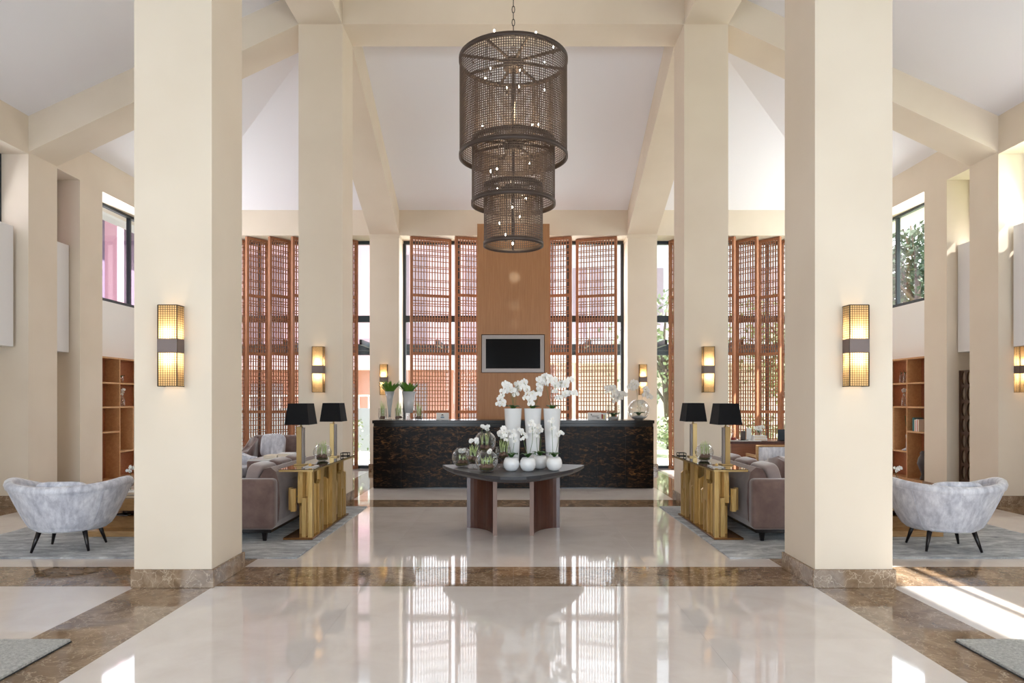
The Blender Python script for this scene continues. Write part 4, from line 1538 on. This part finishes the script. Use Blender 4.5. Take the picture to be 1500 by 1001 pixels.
# ------------------------------------------------------------------ rear left seating
def club_chair(label, x, y, rz, wd, m='velvet', hb=0.86):
    r = thing('club_armchair', label, 'armchair', (x, y, 0), rz)
    hw_ = wd / 2
    MB().box(-hw_ + 0.03, -0.38, 0.12, hw_ - 0.03, 0.36, 0.32, 0.03, 3).build('seat_base', m, r, smooth=True)
    MB().box(-hw_ + 0.14, -0.42, 0.31, hw_ - 0.14, 0.22, 0.46, 0.04, 3).build('seat_cushion', m, r, smooth=True)
    M_ = Matrix.Translation((0, 0.30, 0.3)) @ Matrix.Rotation(R(-8), 4, 'X')
    MB().box(-hw_ + 0.03, -0.09, -0.15, hw_ - 0.03, 0.09, hb - 0.3, 0.06, 4, M_).build('backrest', m, r, smooth=True)
    for sg_ in (-1, 1):
        pr = [(-0.38, 0.12), (0.36, 0.12), (0.38, hb - 0.04), (0.24, hb - 0.02), (0.05, 0.66), (-0.2, 0.60), (-0.38, 0.58)]
        x0_, x1_ = sorted((sg_ * hw_, sg_ * (hw_ - 0.14)))
        b = MB()
        b.prism(pr, x0_, x1_, 'x')
        bmesh.ops.bevel(b.bm, geom=b.bm.edges[:], offset=0.03, segments=3, affect='EDGES')
        b.build('armrest', m, r, smooth=True)
    for sx_ in (-1, 1):
        for sy_ in (-1, 1):
            MB().frustum((sx_ * (hw_ - 0.08), sy_ * 0.3), 0.014, 0.014, 0, 0.022, 0.022, 0.13).build('leg', 'black_wood', r)
    return r


club_chair('wide mauve velvet armchair in front of the left lattice screens holding the grey pillow', -4.2, 12.35, 0, 1.12)
pl = thing('pillow', 'square pale grey pillow propped in front of the left lattice screens', 'pillow', (-4.24, 12.30, 0.475))
MB().pillow((0, 0, 0.215), (0.42, 0.14, 0.42), Matrix.Rotation(R(-12), 4, 'X'), 0.45, 0.35).build('cushion_body', 'silver_fabric', pl)
tc_ = club_chair('silver grey armchair behind the nearest left column, right part visible', -4.55, 10.9, R(80), 0.9, 'silver_fabric', 0.84)
ot = thing('upholstered_table', 'low mauve upholstered block table holding books, left rear', 'table', (-3.62, 10.95, 0))
MB().box(-0.42, -0.4, 0.04, 0.42, 0.4, 0.57, 0.02, 3).build('body', 'velvet', ot, smooth=True)
MB().box(-0.41, -0.39, 0.57, 0.41, 0.39, 0.59, 0.003, 1).build('tray_top', 'marble_white', ot)
MB().box(-0.38, -0.36, 0, 0.38, 0.36, 0.04).build('plinth', 'black_wood', ot)
for k, (dx_, lb) in enumerate(((-0.14, 'cream book lying flat at the left of the upholstered table'), (0.08, 'white open topped box book standing right on the upholstered table'))):
    bk = thing('book', lb, 'book', (-3.62 + dx_, 10.9, 0.591))
    MB().box(-0.10, -0.13, 0, 0.10, 0.13, 0.05 + 0.03 * k, 0.002, 1).build('cover', 'paper' if k else 'book_cream', bk)
    MB().box(-0.098, -0.132, 0.006, 0.094, 0.124, 0.044 + 0.03 * k).build('pages', 'book_cream', bk)

# ------------------------------------------------------------------ rear right writing desk
d = thing('writing_desk', 'walnut fronted writing desk before the right lattice screens', 'desk', (4.55, 12.0, 0))
MB().box(-0.80, 0.0, 0.06, 0.85, 0.03, 0.745).build('front_panel', 'walnut_front', d)
MB().box(-0.80, 0.03, 0.0, -0.76, 0.7, 0.745).build('side_panel', 'walnut_front', d)
MB().box(0.81, 0.03, 0.0, 0.85, 0.7, 0.745).build('side_panel', 'walnut_front', d)
MB().box(-0.82, -0.02, 0.745, 0.87, 0.72, 0.785, 0.003, 1).build('worktop', 'mahogany', d)
MB().box(-0.81, -0.01, 0.7855, -0.28, 0.4, 0.797, 0.002, 1).build('marble_inset', 'marble_white', d)
ZD = 0.797
bt = thing('glass_decanter', 'clear glass decanter at the left end of the writing desk', 'decanter', (3.82, 12.1, ZD))
MB().lathe([(0.045, 0), (0.05, 0.01), (0.048, 0.07), (0.018, 0.13), (0.018, 0.17)], n=20).build('glass', 'vessel_glass', bt)
MB().sphere((0, 0, 0.19), 0.022, (1, 1, 1), 10, 8).build('stopper', 'vessel_glass', bt)
MB().lathe([(0.042, 0.006), (0.044, 0.05), (0.0431, 0.051)], n=16, cap1=True).build('liquid', 'book_red', bt)
bt = thing('candle_jar', 'dark lidded jar standing on a black coaster on the writing desk', 'jar', (3.99, 12.1, ZD))
MB().box(-0.07, -0.06, 0, 0.07, 0.06, 0.012).build('coaster', 'black_lacquer', bt)
MB().lathe([(0.04, 0.012), (0.042, 0.02), (0.042, 0.15), (0.03, 0.165)], n=20, cap1=True).build('jar_body', 'dark_ceramic', bt)
bt = thing('white_card', 'upright blank white card behind the jar on the writing desk', 'card', (4.11, 12.16, ZD))
MB().box(-0.04, 0, 0, 0.04, 0.012, 0.21).build('sheet', 'paper', bt)
MB().box(-0.03, 0.012, 0, 0.03, 0.05, 0.01).build('foot', 'paper', bt)
for k in range(2):
    bk = thing('book', ('bottom' if k == 0 else 'top') + ' white book of the pair under the little flower vase on the writing desk', 'book', (4.26, 12.12, (ZD if 0 else ZD) + 0.042 * k))
    MB().box(-0.12 + 0.01 * k, -0.1, 0, 0.12 - 0.01 * k, 0.1, 0.041, 0.002, 1).build('cover', 'paper', bk)
    MB().box(-0.10, -0.103, 0.006, 0.10, 0.09, 0.035).build('pages', 'book_cream', bk)
fv = thing('flower_glass', 'little glass of white flowers and green leaves on two white books', 'vase', (4.27, 12.12, ZD + 0.0835))
MB().lathe([(0.04, 0), (0.045, 0.01), (0.05, 0.09)], n=18).build('glass', 'vessel_glass', fv)
leaves(fv, 0.05, 6, 0.8)
spray(fv, [(0, 0, 0.01), (0.01, 0, 0.1), (0.03, -0.01, 0.16), (0.07, -0.01, 0.17)], 5, 0.8, 0.03, 0.4)
spray(fv, [(0, 0, 0.01), (-0.01, 0, 0.1), (-0.04, -0.01, 0.17)], 4, 0.8, 0.03, 0.4)
tb = thing('tablet_stand', 'dark grey tablet on a round black foot at the right of the writing desk', 'tablet', (4.72, 12.15, 0.785))
MB().lathe([(0.11, 0), (0.11, 0.012), (0.02, 0.02)], n=28, cap1=True).build('foot', 'black_lacquer', tb)
MB().box(-0.11, -0.006, 0.016, 0.11, 0.006, 0.20, 0.002, 1).build('tablet_body', 'frame_dark', tb)
# oak framed chair with white back
c = thing('guest_chair', 'oak framed chair with a white upholstered back before the writing desk', 'chair', (4.25, 11.3, 0))
for sx_ in (-1, 1):
    MB().box(sx_ * 0.30 - 0.018, -0.018, 0, sx_ * 0.30 + 0.018, 0.018, 0.74).build('leg', 'oak', c)
    MB().box(sx_ * 0.30 - 0.018, 0.46, 0, sx_ * 0.30 + 0.018, 0.496, 0.60).build('leg', 'oak', c)
    MB().box(sx_ * 0.30 - 0.018, 0.018, 0.56, sx_ * 0.30 + 0.018, 0.46, 0.60).build('armrest', 'oak', c)
MB().box(-0.318, -0.02, 0.74, 0.318, 0.02, 0.765, 0.003, 1).build('top_rail', 'oak', c)
MB().box(-0.28, -0.025, 0.45, 0.28, 0.03, 0.735, 0.02, 3).build('backrest', 'silver_fabric', c, smooth=True)
MB().box(-0.28, 0.0, 0.36, 0.28, 0.47, 0.46, 0.02, 3).build('seat', 'silver_fabric', c, smooth=True)
club_chair('mauve velvet armchair beyond the right sofa, facing the camera side', 4.35, 10.55, R(185), 0.8, 'velvet', 0.62)

# ------------------------------------------------------------------ bookcases
XB0, XB1 = 6.95, 7.215
zs = {'top': 2.22, 'a': 1.79, 'b': 1.37, 'c': 0.94, 'd': 0.58, 'bot': 0.14}
for sgn, side in ((-1, 'left'), (1, 'right')):
    r = thing('bookcase', 'built in oak bookcase under the %s high window' % side, 'bookcase', (0, 0, 0))

    def bx2(name, m_, ya, yb, za, zb, x0=XB0, x1=XB1, parent=None):
        a, c_ = sorted((sgn * x0, sgn * x1))
        return MB().box(a, ya, za, c_, yb, zb).build(name, m_, parent or r)
    Y0, Y1 = 11.63, 14.66
    th = 0.028
    bx2('back_panel', 'shelf_back', Y0, Y1, 0.0, 2.24, XB1 - 0.015, XB1)
    bx2('top_board', 'shelf_wood', Y0, Y1, 2.24 - th, 2.24, XB0, XB1 - 0.015)
    bx2('plinth', 'shelf_wood', Y0, Y1, 0.0, 0.12, XB0, XB1 - 0.015)
    ups = [Y0, 12.30, 13.19, 13.9, Y1 - th]
    for k, y in enumerate(ups):
        bx2('upright', 'shelf_wood', y, y + th, 0.12, 2.24 - th, XB0, XB1 - 0.015)
    for k in range(len(ups) - 1):
        ya, yb = ups[k] + th, ups[k + 1]
        for z in ((1.79, 1.37, 0.94) if k % 2 == 0 else (1.79, 1.37, 0.58)):
            bx2('shelf', 'shelf_wood', ya, yb, z - th / 2, z + th / 2, XB0 + 0.002, XB1 - 0.015)
        if k == 1:
            bx2('divider', 'shelf_wood', 12.74, 12.74 + th, 0.58 + th / 2, 1.37 - th / 2, XB0 + 0.002, XB1 - 0.015)
            bx2('shelf', 'shelf_wood', 12.74 + th, yb, 0.95, 0.95 + th, XB0 + 0.002, XB1 - 0.015)
    def Xs(a):
        return sgn * a
    if sgn < 0:
        v_ = thing('leaf_glass', 'small glass of grey sprigs on the top shelf of the left bookcase', 'vase', (Xs(7.05), 12.52, 1.805))
        MB().lathe([(0.04, 0), (0.045, 0.08), (0.04, 0.12)], n=16).build('glass', 'vessel_glass', v_)
        leaves(v_, 0.10, 6, 0.7)
        v_ = thing('clear_bottle', 'clear bottle with a white bloom on the second shelf of the left bookcase', 'vase', (Xs(7.05), 12.56, 1.385))
        MB().lathe([(0.045, 0), (0.05, 0.02), (0.045, 0.12), (0.015, 0.17), (0.02, 0.22)], n=16).build('glass', 'vessel_glass', v_)
        spray(v_, [(0, 0, 0.02), (0, 0, 0.2), (0, 0.02, 0.3)], 4, 0.9, 0.02, 0.6)
        v_ = thing('clear_bottle', 'short clear tumbler beside the bloom bottle in the left bookcase', 'vase', (Xs(7.04), 12.42, 1.385))
        MB().lathe([(0.035, 0), (0.04, 0.02), (0.035, 0.12)], n=16).build('glass', 'vessel_glass', v_)
    else:
        for k, (yy, lb) in enumerate(((12.42, 'nearest'), (12.54, 'middle'), (12.66, 'farthest'))):
            v_ = thing('stem_glass', '%s of three glasses with brown sprigs, top shelf of the right bookcase' % lb, 'vase', (Xs(7.05), yy, 1.805))
            MB().lathe([(0.035, 0), (0.038, 0.01), (0.035, 0.12), (0.02, 0.15), (0.028, 0.18)], n=16).build('glass', 'vessel_glass', v_)
            MB().tube([(0, 0, 0.02), (0, 0.02, 0.2), (0, 0.06, 0.23)], 0.004, 5).build('sprig', 'stem_dark', v_)
            leaves(v_, 0.17, 3, 0.45)
        for k, (yy, lb) in enumerate(((12.42, 'nearer'), (12.58, 'farther'))):
            v_ = thing('clear_bottle', '%s clear bottle with pale blooms on the second shelf of the right bookcase' % lb, 'vase', (Xs(7.05), yy, 1.385))
            MB().lathe([(0.04, 0), (0.045, 0.02), (0.04, 0.14), (0.018, 0.18), (0.025, 0.22)], n=16).build('glass', 'vessel_glass', v_)
            spray(v_, [(0, 0, 0.02), (0, 0, 0.2), (0, 0.02, 0.32)], 4, 0.9, 0.02, 0.6)
        yy = 12.0
        for k, (mm, lb, wd, hh_) in enumerate((('book_cream', 'cream book nearest the pier', 0.035, 0.2), ('book_red', 'red book', 0.022, 0.2), ('paper', 'white book right of the red one', 0.03, 0.21),
                                              ('book_red', 'second red spined book', 0.016, 0.19), ('book_cream', 'pale book near the teal ones', 0.03, 0.2), ('book_teal', 'thin teal book', 0.02, 0.22), ('book_teal', 'thick teal book at the end of the row', 0.04, 0.235))):
            bk = thing('book', lb + ' in the right bookcase', 'book', (Xs(7.06), yy + wd / 2, 0.955))
            MB().box(-0.08, -wd / 2 + 0.001, 0, 0.08, wd / 2 - 0.001, hh_).build('cover', mm, bk)
            MB().box(-0.078 if sgn < 0 else -0.072, -wd / 2 + 0.004, 0.005, 0.083 if sgn < 0 else 0.082, wd / 2 - 0.004, hh_ + 0.001).build('pages', 'book_cream', bk)
            yy += wd
        v_ = thing('sculpture', 'dark rounded stone figure at the bottom of the right bookcase', 'sculpture', (Xs(7.05), 11.98, 0.12))
        MB().lathe([(0.05, 0), (0.06, 0.02), (0.03, 0.1), (0.06, 0.17), (0.10, 0.28), (0.08, 0.38), (0.05, 0.43), (0.06, 0.46), (0.03, 0.5)], n=20, cap1=True).build('figure', 'dark_ceramic', v_)
        v_ = thing('tall_branch_vase', 'tall dark branch arrangement in the third row of the right bookcase', 'vase', (Xs(7.05), 12.46, 0.595))
        MB().lathe([(0.09, 0), (0.10, 0.01), (0.03, 0.05), (0.025, 0.2), (0.035, 0.28)], n=20).build('vase', 'grey_ceramic', v_)
        for q in range(7):
            a = rnd.uniform(0, 6.28)
            MB().tube([(0, 0, 0.2), (0.03 * math.cos(a), 0.03 * math.sin(a), 0.45), (0.05 * math.cos(a), 0.06 * math.sin(a), 0.62)], 0.006, 5).build('branch', 'leaf_dark', v_)

# oval pattern screen in the right recess
r = thing('oval_screen', 'dark brown screen pierced with ovals in the right wall recess', 'screen', (7.02, 10.72, 0))
b = MB()
Wd, Hs, cell = 0.46, 1.96, 0.245
cols = 3
cw = (Wd - 0.06) / cols
def oval_sheet(b):
    for i in range(cols):
        for j in range(8):
            cy_, cz_ = -Wd / 2 + 0.03 + cw * (i + 0.5), cell * (j + 0.5)
            n = 16
            fo, bo = [], []
            ring_o = []
            for k in range(n):
                a = 2 * PI * k / n
                ca, sa = math.cos(a), math.sin(a)
                s_ = 1 / max(abs(ca), abs(sa))
                ring_o.append(((cy_ + ca * s_ * cw / 2, cz_ + sa * s_ * cell / 2), (cy_ + ca * cw * 0.36, cz_ + sa * cell * 0.43)))
            for d0 in (-0.012, 0.012):
                A = [b.bm.verts.new((d0, o[0], o[1])) for o, i_ in ring_o]
                B = [b.bm.verts.new((d0, i_[0], i_[1])) for o, i_ in ring_o]
                for k in range(n):
                    b.bm.faces.new((A[k], A[(k + 1) % n], B[(k + 1) % n], B[k]))
                if d0 < 0:
                    B0 = B
                else:
                    for k in range(n):
                        b.bm.faces.new((B0[k], B0[(k + 1) % n], B[(k + 1) % n], B[k]))
oval_sheet(b)
b.build('pierced_sheet', 'lattice_brown', r)
for sg_ in (-1, 1):
    MB().box(-0.02, sg_ * Wd / 2 - (0.03 if sg_ > 0 else 0), 0, 0.02, sg_ * Wd / 2 + (0.03 if sg_ < 0 else 0), Hs).build('stile', 'lattice_brown', r)

# ------------------------------------------------------------------ outdoors
tag(MB().box(-30, 15.42, -0.25, 30, 17.6, -0.02).build('terrace', 'terrace_stone'), 'pale stone terrace outside the rear windows', 'terrace', kind='structure')
tag(MB().box(-60, 17.6, -0.35, 60, 70, -0.06).build('garden_ground', 'lawn'), 'sunlit lawn beyond the rear terrace', 'ground', kind='structure')
for sgn in (-1, 1):
    x0, x1 = sorted((sgn * 7.6, sgn * 60))
    tag(MB().box(x0, -30, -0.35, x1, 15.42, -0.1).build('garden_ground', 'lawn'), None, None, kind='structure')
tag(MB().box(-7.6, -30, -0.35, 7.6, YF, -0.1).build('forecourt', 'grey_render'), None, None, kind='structure')
struct(MB().box(-14, -16, 3.9, 14, YF - 0.2, 4.1).build('sun_block_roof', 'grey_render'), 'unseen roof slab added behind the camera to block the sun')

cn = thing('terrace_canopy', 'glass canopy with dark beams outside the rear windows', 'canopy', (0, 16.6, 0))
MB().box(-9, -0.9, 2.86, 9, 0.9, 2.88).build('glass_roof', 'window_glass', cn)
MB().box(-9, 0.86, 2.62, 9, 0.96, 2.86).build('gutter', 'frame_dark', cn)
MB().box(-9, 0.4, 2.70, 9, 0.46, 2.86).build('purlin', 'frame_dark', cn)
for k in range(11):
    x = -8.6 + 1.72 * k
    MB().box(x - 0.03, -0.9, 2.74, x + 0.03, 0.86, 2.86).build('rafter', 'frame_dark', cn)
for x in (-8.6, -3.44, 3.44, 8.6):
    MB().box(x - 0.05, 0.86, -0.02, x + 0.05, 0.96, 2.62).build('post', 'frame_dark', cn)

bd = thing('villa', 'red and pink rendered villa beyond the left rear windows', 'building', (0, 26, 0))
MB().box(-13, 0, -0.1, 0.6, 6, 2.6).build('ground_floor', 'red_render', bd)
MB().box(-13, -0.6, 2.6, 0.9, 6, 3.1).build('floor_band', 'pink_render', bd)
MB().box(-13, 0, 3.1, 0.6, 6, 8.2).build('upper_wall', 'pink_render', bd)
MB().box(-13, -1.0, 8.2, 1.2, 6.4, 8.6).build('roof_edge', 'grey_render', bd)
for k in range(5):
    x = -12.6 + 2.7 * k
    wn = MB().box(x, -0.06, 3.5, x + 1.3, 0.02, 6.9).build('window', 'dark_pane', bd)
    MB().box(x + 0.62, -0.09, 3.5, x + 0.68, -0.06, 6.9).build('mullion', 'pink_render', wn)
    MB().box(x + 0.1, -0.05, 0.0, x + 1.3, 0.02, 2.1).build('shutter', 'dark_pane', bd)
gw = thing('garden_wall', 'low grey garden wall with white railing outside left', 'wall', (-9.5, 21, 0))
MB().box(-3.4, 0, -0.1, 6, 0.2, 1.25).build('wall_body', 'grey_render', gw)
for k in range(31):
    MB().box(-3.3 + 0.3 * k, 0.08, 1.25, -3.26 + 0.3 * k, 0.12, 1.6).build('baluster', 'paper', gw)
MB().box(-3.4, 0.06, 1.6, 6, 0.14, 1.65).build('handrail', 'paper', gw)

# side building seen through the left high window
bd = thing('side_building', 'pink rendered colonnade building beyond the left high window', 'building', (-11.2, 9, 0))
MB().box(-6, -14, -0.1, 0, 16, 3.2).build('ground_floor', 'grey_render', bd)
MB().box(-6, -14, 3.2, -1.2, 16, 7.6).build('upper_wall', 'violet_render', bd)
MB().box(-6, -14, 7.6, 0.6, 16, 8.3).build('roof_edge', 'mauve_render', bd)
for k in range(14):
    MB().box(-0.35, -13.5 + 2.2 * k, 3.2, 0, -13.15 + 2.2 * k, 7.6).build('pillar', 'mauve_render', bd)


def tree(label, x, y, h, cr, seed, mat_='tree_leaf', nleaf=1500, ls=0.10, name='garden_tree', trunk=True, flat=0.8):
    rn = random.Random(seed)
    r = thing(name, label, 'tree' if trunk else 'shrub', (x, y, -0.08))
    tips = []
    if trunk:
        b = MB()
        top = Vector((rn.uniform(-0.4, 0.4), 0, h * 0.6))
        b.tube([(0, 0, 0), top * 0.5, top], [0.16, 0.12, 0.08], 8)
        for k in range(14):
            a = rn.uniform(0, 6.28)
            z0 = rn.uniform(0.25, 0.6) * h
            e = Vector((cr * 0.8 * math.cos(a), cr * 0.8 * math.sin(a), z0 + rn.uniform(0.15, 0.4) * h))
            s_ = Vector((top.x * z0 / (h * 0.6), 0, z0))
            mid = (s_ + e) / 2 + Vector((0, 0, 0.3))
            b.tube([s_, mid, e], [0.06, 0.035, 0.012], 5)
            tips += [mid, e]
        b.build('trunk', 'bark', r)
    else:
        tips = [Vector((rn.uniform(-cr, cr) * 0.6, rn.uniform(-cr, cr) * 0.6, rn.uniform(0.25, 0.8) * h)) for _ in range(9)]
    b = MB()
    for k in range(nleaf):
        t_ = rn.choice(tips)
        d_ = Vector((rn.gauss(0, 1), rn.gauss(0, 1), rn.gauss(0, 1) * flat)) * cr * 0.26
        p = t_ + d_
        if p.z < 0.05:
            p.z = rn.uniform(0.05, 0.3)
        u_ = Vector((rn.uniform(-1, 1), rn.uniform(-1, 1), rn.uniform(-1, 1))).normalized() * ls
        w_ = u_.cross(Vector((rn.uniform(-1, 1), rn.uniform(-1, 1), rn.uniform(-1, 1)))).normalized() * ls * 0.55
        b.bm.faces.new([b.bm.verts.new(p + q) for q in (-u_, w_, u_, -w_)])
    b.build('foliage', mat_, r, normals=False)['kind'] = 'stuff'


tree('loose pale green garden tree just right of the right rear pillar', 5.0, 22.0, 5.2, 1.5, 1, nleaf=1400)
tree('leafy tree behind the right lattice screens', 8.8, 22.5, 5.0, 1.2, 2)
tree('bright green low shrub outside the right rear gap', 4.3, 19.2, 1.2, 0.8, 6, name='garden_shrub', trunk=False, nleaf=900, ls=0.06)
tree('low shrub on the terrace edge outside the left rear gap', -4.3, 18.4, 1.15, 0.6, 7, name='garden_shrub', trunk=False, nleaf=900, ls=0.05)
tree('rounded shrub beside the villa lawn', 7.2, 19.4, 1.2, 0.9, 8, name='garden_shrub', trunk=False, nleaf=900, ls=0.07)
tree('dark pine nearer the right high window', 12.8, 22.0, 9.0, 2.2, 9, 'pine_leaf', 2400, 0.12, 'pine_tree')
tree('dark pine beyond the right high window, farther back', 18, 31.0, 12.0, 3.4, 10, 'pine_leaf', 2200, 0.16, 'pine_tree')
pb = thing('pale_annex', 'pale grey rendered annex beyond the right rear windows', 'building', (1.6, 27, 0))
MB().box(0, 0, -0.1, 9.5, 5, 2.9).build('ground_floor', 'pale_render', pb)
MB().box(-0.2, -0.9, 2.9, 9.7, 5, 3.2).build('floor_band', 'paper', pb)
MB().box(0, 0, 3.2, 9.5, 5, 8.0).build('upper_wall', 'lilac_render', pb)
MB().box(-0.3, -0.7, 8.0, 9.8, 5.2, 8.35).build('roof_edge', 'grey_render', pb)
for k in range(4):
    wn = MB().box(0.7 + 2.3 * k, -0.05, 3.9, 1.9 + 2.3 * k, 0.02, 6.6).build('window', 'dark_pane', pb)
    MB().box(1.27 + 2.3 * k, -0.08, 3.9, 1.33 + 2.3 * k, -0.05, 6.6).build('mullion', 'paper', wn)
print('objects', len(bpy.data.objects))
